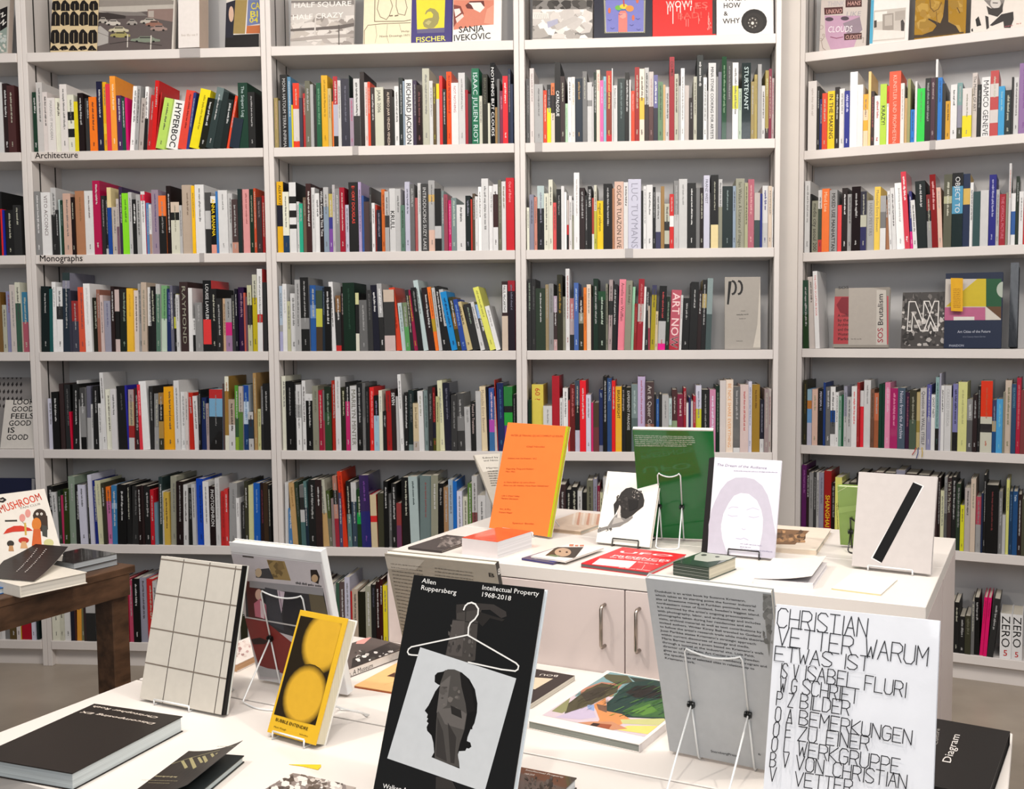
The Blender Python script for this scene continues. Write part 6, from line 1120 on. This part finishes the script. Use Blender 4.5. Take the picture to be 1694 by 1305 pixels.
def A15(a):
    a.pb(850, 0, 1225, 290, ['b8923c', 'a8842c', 'c4a04c', 'b08a34'], 50, 40, 6); a.pp([(1085, 0), (1110, 0), (1112, 170), (1170, 200), (1200, 250), (1030, 275), (970, 285), (880, 280), (990, 240), (1020, 200), (1010, 185), (955, 150), (960, 142), (1050, 180), (1070, 130)], '3c2c18')
    a.pl([(970, 0), (975, 60), (1000, 90), (1035, 70), (1060, 20)], 6, '7a5a24'); a.pl([(1020, 90), (1025, 180)], 4, '7a5a24'); a.pl([(1180, 60), (1200, 100)], 6, '6a4c1c'); a.pp([(848, 270), (1000, 268), (1230, 245), (1230, 255), (848, 296)], '4c3818')
face_out(4, 1, 1512, 1597, .31, 'gold book with a dark splashed shape, top shelf at right', 'b48c34', crop=(1330, 0, 4.654), art=A15, m=M_GLOSS)
def A16(a):
    a.pp([(1385, 0), (1545, 0), (1530, 60), (1490, 90), (1450, 70)], '8c8682'); a.pe(1475, 25, 40, 40, 'd8d2cc'); a.pl([(1455, 22), (1490, 24)], 6, '3a3431'); a.pp([(1405, 45), (1440, 65), (1505, 60), (1530, 20), (1530, 90), (1490, 130), (1420, 110)], '3f3a37')
    a.pp([(1320, 150), (1345, 125), (1365, 195), (1330, 205)], '24201e'); a.pp([(1520, 110), (1612, 90), (1615, 150), (1590, 215), (1540, 215), (1535, 165), (1450, 200), (1430, 195)], '35302e'); a.pp([(1395, 120), (1420, 130), (1425, 215), (1405, 228)], '35302e'); a.pp([(1288, 225), (1300, 218), (1302, 242), (1290, 244)], '24201e'); a.pt(1545, 210, 1610, 200, 'marie', 'c46a74', 14); a.ptk(1636, 188, 1672, 184, 10, 'c4867c')
face_out(4, 1, 1605, 1697, .31, 'white book with a black and white portrait of a person in a dark jacket', 'ece4dc', crop=(1330, 0, 4.654), art=A16)
def A17(a):
    a.pp([(0, 60), (48, 40), (45, 170), (0, 210)], '1e1a1a'); a.pp([(0, 200), (45, 170), (42, 330), (0, 340)], '9aa8a0'); a.pl([(5, 90), (20, 80), (12, 110), (35, 95)], 5, 'e8e6e0'); a.pl([(5, 150), (25, 125), (18, 160), (38, 140)], 5, 'e8e6e0'); a.pb(0, 210, 42, 330, ['c8d0cc', '7a8c88', 'dcd8d0'], 16, 12)
face_out(0, 1, -70, 12.5, .26, 'black and pale green book at the left end of the leftmost top shelf', 'c9c4bc', crop=(0, 0, 3.85), art=A17, T=.03, spine='r', spinecol='e2d2c6')
# fourth shelf, angled bay
def B1(a):
    a.pp([(230, 235), (345, 235), (340, 600), (225, 600)], 'b84a50'); a.pp([(250, 300), (290, 240), (343, 240), (343, 380), (280, 360)], '8a2c38'); a.pt(264, 178, 345, 172, 'SOS', '3c3a38', 20, 1)
    for i, s_ in enumerate(('A colle', 'by the', 'Archite', 'and the', 'Wusten', 'Parks')): a.pt(260, 392+i*36, 345, 390+i*36, s_, '3a2426', 24, 1)
    a.pp([(345, 150), (545, 170), (632, 185), (640, 608), (342, 608)], 'b9b2aa'); a.pp([(560, 186), (632, 186), (636, 606), (556, 606)], 'cdc7bf'); a.pt(608, 590, 608, 475, 'SOS', 'a83a4c', 44, 1); a.pt(608, 458, 608, 212, 'Brutalism', '3a3636', 42, 1); a.ptk(362, 566, 440, 566, 10, '7a7470'); a.pp([(640, 230), (650, 232), (650, 600), (640, 605)], 'c84c58')
face_out(4, 4, 1378, 1469, .25, 'wrapped book with pale slipcover lettered SOS Brutalism, angled right bay', 'a29c94', crop=(1330, 440, 4.654), art=B1, m=M_GLOSS, T=.03, tilt=6, y=.012, spinecol='c04a54')
def B2(a):
    a.pp([(780, 160), (1080, 155), (1080, 620), (740, 620)], '4a4644'); a.pb(750, 165, 1080, 350, ['2c2826', '5c5754', '7a7572', '3c3835'], 60, 22, 3, .6); a.pb(750, 350, 1080, 615, ['8c8784', 'b4afab', '5c5754', '2f2b29', 'd0cbc6'], 90, 20, 4)
    for w_, c in ((9, 'e8e4e0'),):
        a.pl([(810, 275), (795, 500), (828, 500), (838, 360), (900, 500), (955, 500), (975, 430), (1000, 500), (1030, 500), (1038, 272), (1005, 272), (985, 330), (965, 272), (925, 272), (915, 430), (858, 275), (810, 275)], w_*.8, c); a.pl([(925, 272), (990, 420), (1030, 500)], w_*.8, c); a.pl([(1005, 272), (925, 500)], w_*.8, c)
face_out(4, 4, 1490, 1562, .23, 'grey photographic book with outlined letters NXM, left of the colour-block book', '5a5653', crop=(1330, 440, 4.654), art=B2, tilt=9, y=.022)
def B3(a):
    a.pp([(1078, 100), (1520, 98), (1515, 415), (1078, 418)], 'cfc8c0'); a.pp([(1225, 190), (1335, 98), (1402, 98), (1402, 312), (1092, 312)], 'd2bc2c'); a.pp([(1402, 98), (1520, 98), (1520, 312), (1402, 312)], '1f5c38'); a.pe(1535, 182, 52, 62, 'b8c0b4'); a.pp([(1078, 318), (1396, 318), (1396, 418), (1078, 418)], 'c06c90'); a.pp([(1402, 318), (1518, 412), (1402, 414)], 'd8d2c8'); a.pp([(1402, 312), (1518, 312), (1518, 408)], '6a4a2c')
    a.pp([(1152, 390), (1312, 390), (1312, 418), (1152, 418)], 'e4e0da'); a.pp([(1078, 418), (1518, 415), (1512, 632), (1070, 632)], '1d2b48'); a.pt(1182, 515, 1436, 512, 'Art Cities of the Future', 'b8bcc8', 20, 1); a.pt(1222, 550, 1398, 548, '21st Century Avant-Gardes', '8c92a4', 11, 0); a.pt(1116, 622, 1232, 620, 'PHAIDON', 'aab0c0', 18, 1)
o_ = face_out(4, 4, 1561, 1656, .30, 'navy book with yellow, green, pink and white colour blocks, Art Cities of the Future', '1d2b48', crop=(1330, 440, 4.654), art=B3, tilt=5, y=.014, T=.028, spine='l', spinecol='a86a44')
b = BAYS[4]; k = MB(); fz = ZS[4]
P_ = [onpl(1330+x/4.654, 440+y/4.654, b.o+b.b*.006, b.b) for x, y in ((1130, 92), (1224, 94), (1222, 350), (1132, 346))]
dn = b.b*.001; cen = sum(P_, Vector())/4
k.face([p for p in P_][::-1], 'eab62c'); k.face([p+dn for p in P_], 'eab62c')
for i in range(4): k.face([P_[i], P_[(i+1) % 4], P_[(i+1) % 4]+dn, P_[i]+dn], 'eab62c')
for i in range(11): 
    t = .34+i*.055; p0 = P_[0].lerp(P_[3], t); p1 = P_[1].lerp(P_[2], t); q0 = p0.lerp(p1, .2)-dn*.3; ticks(k, q0, (p1-p0).normalized(), Z, (p1-p0).length*.6, .0035, 'a8741c', random.Random(i))
bm = k.build('bookmark', M_PRINT, o_, o_.location)
# fourth shelf, third bay: stiff grey book
def B4(a):
    a.pp([(1365, 135), (1430, 130), (1430, 140), (1375, 150)], 'b8b2aa')
    for cx_ in (1392, 1432):
        a.pl([(cx_+22*sin(t_)-6, 180-42*cos(t_)) for t_ in [i*pi/8 for i in range(9)]], 13, '2a2624')
    a.pp([(1360, 140), (1380, 138), (1362, 290), (1350, 290)], '1c1a18'); a.pt(1440, 335, 1470, 335, 'not', '4a4642', 9); a.pt(1412, 360, 1490, 358, 'everyday world', '4a4642', 9, 1); a.ptk(1430, 385, 1470, 384, 6, '6a6662'); a.ptk(1412, 530, 1450, 530, 5, '6a6662'); a.pp([(1565, 130), (1572, 570), (1520, 570), (1548, 420)], 'd6cfc4')
face_out(3, 4, 1199, 1258, .29, 'grey book with two black curved strokes standing face out at the shelf end', 'b4aea6', crop=(860, 430, 3.94), art=B4, tilt=4, y=.03, T=.014, spine='r', spinecol='b9bcc4')
# black glossy objects at the right end of the fourth shelf
face_out(4, 4, 1668, 1682, .33, 'glossy black and silver book standing upright at the right end of the fourth shelf', '20242c', T=.12, tilt=3, y=.01, m=M_GLOSS, spinecol='b8ccc8', page='222630', spine='l')
# leftmost bay, fifth shelf posters
def B5(a):
    for i, s_ in enumerate(('LOOK', 'GOOD', 'FEELS', 'GOOD', 'IS', 'GOOD')): a.pt((78, 70, 62, 52, 44, 38)[i], 292+i*43, (208, 204, 206, 190, 90, 172)[i], 290+i*43, s_, '2c2a2a', 34, 1)
face_out(0, 5, 0, 56.5, .21, 'white poster card reading LOOK GOOD FEELS GOOD IS GOOD', 'ded9d2', crop=(0, 590, 3.683), art=B5, tilt=14, y=.012, T=.004)
def B6(a):
    for j in range(5):
        for i in range(6):
            x, y = -10+i*26, 125+j*44; a.pp([(x, y), (x+12, y-16), (x+16, y+2), (x+6, y+14)], '3a3636')
face_out(0, 5, -40, 50, .30, 'grey card with scattered black marks behind the LOOK GOOD card', '9c9896', crop=(0, 590, 3.683), art=B6, tilt=6, y=.085, T=.004)
face_out(0, 6, -60, 52, .27, 'large navy book with a white top edge behind the mushroom book', '1e2444', tilt=4, y=.03, T=.03, page='f2f2f6')
# clear tags over the board edges, and ribbons
def shelf_tag(bay, sh, px, wpx=9):
    b = BAYS[bay]; z = ZS[sh]; x = b.xat(px, z, 0); wd = wpx/410
    root = MB(); root.box(b.P(x, -.0022, z-BT+.002), b.a*wd, b.b*.0012, Z*(BT-.001), 'd4cccc'); root.box(b.P(x, -.0022, z+.0002), b.a*wd, b.b*.012, Z*.0004, 'd4cccc')
    return tag(root.build('shelf_clip', M_CLEAR, None, b.P(x, 0, z)), 'clear plastic clip over the shelf edge, %s of the %s' % (SHN[sh], BAYNAME[bay]), 'shelf clip', 'clear clips on the shelf edges')
for q_ in ((1, 1, 297, 35), (1, 3, 330, 8), (2, 2, 583, 10), (3, 2, 885, 12), (3, 3, 1034, 13), (4, 2, 1538, 9)): shelf_tag(*q_)
b = BAYS[4]
for i, (c, x_, y1_, nm) in enumerate((('c8322c', 1515, 752, 'red'), ('2f4f9c', 1519, 758, 'blue'), ('e0c030', 1525, 756, 'yellow'))):
    p0 = onpl(x_, 741, b.o-b.b*.003, b.b); p1 = onpl(x_-(6 if i == 0 else 3 if i == 1 else 0), y1_, b.o-b.b*.006, b.b); mid = p0.lerp(p1, .5)-b.b*.004+b.a*.003
    k = MB()
    k.tube([p0+b.b*.012, p0-b.b*.001, mid, p1], .0016, 6)
    tag(k.build('ribbon', M_PRINT if 0 else mat('ribbon_'+nm, c, rough=.6), None, p0), '%s ribbon bookmark hanging over the fifth shelf edge' % nm, 'ribbon', 'ribbon bookmarks')
# small printed label block handed to the last bay: end of build
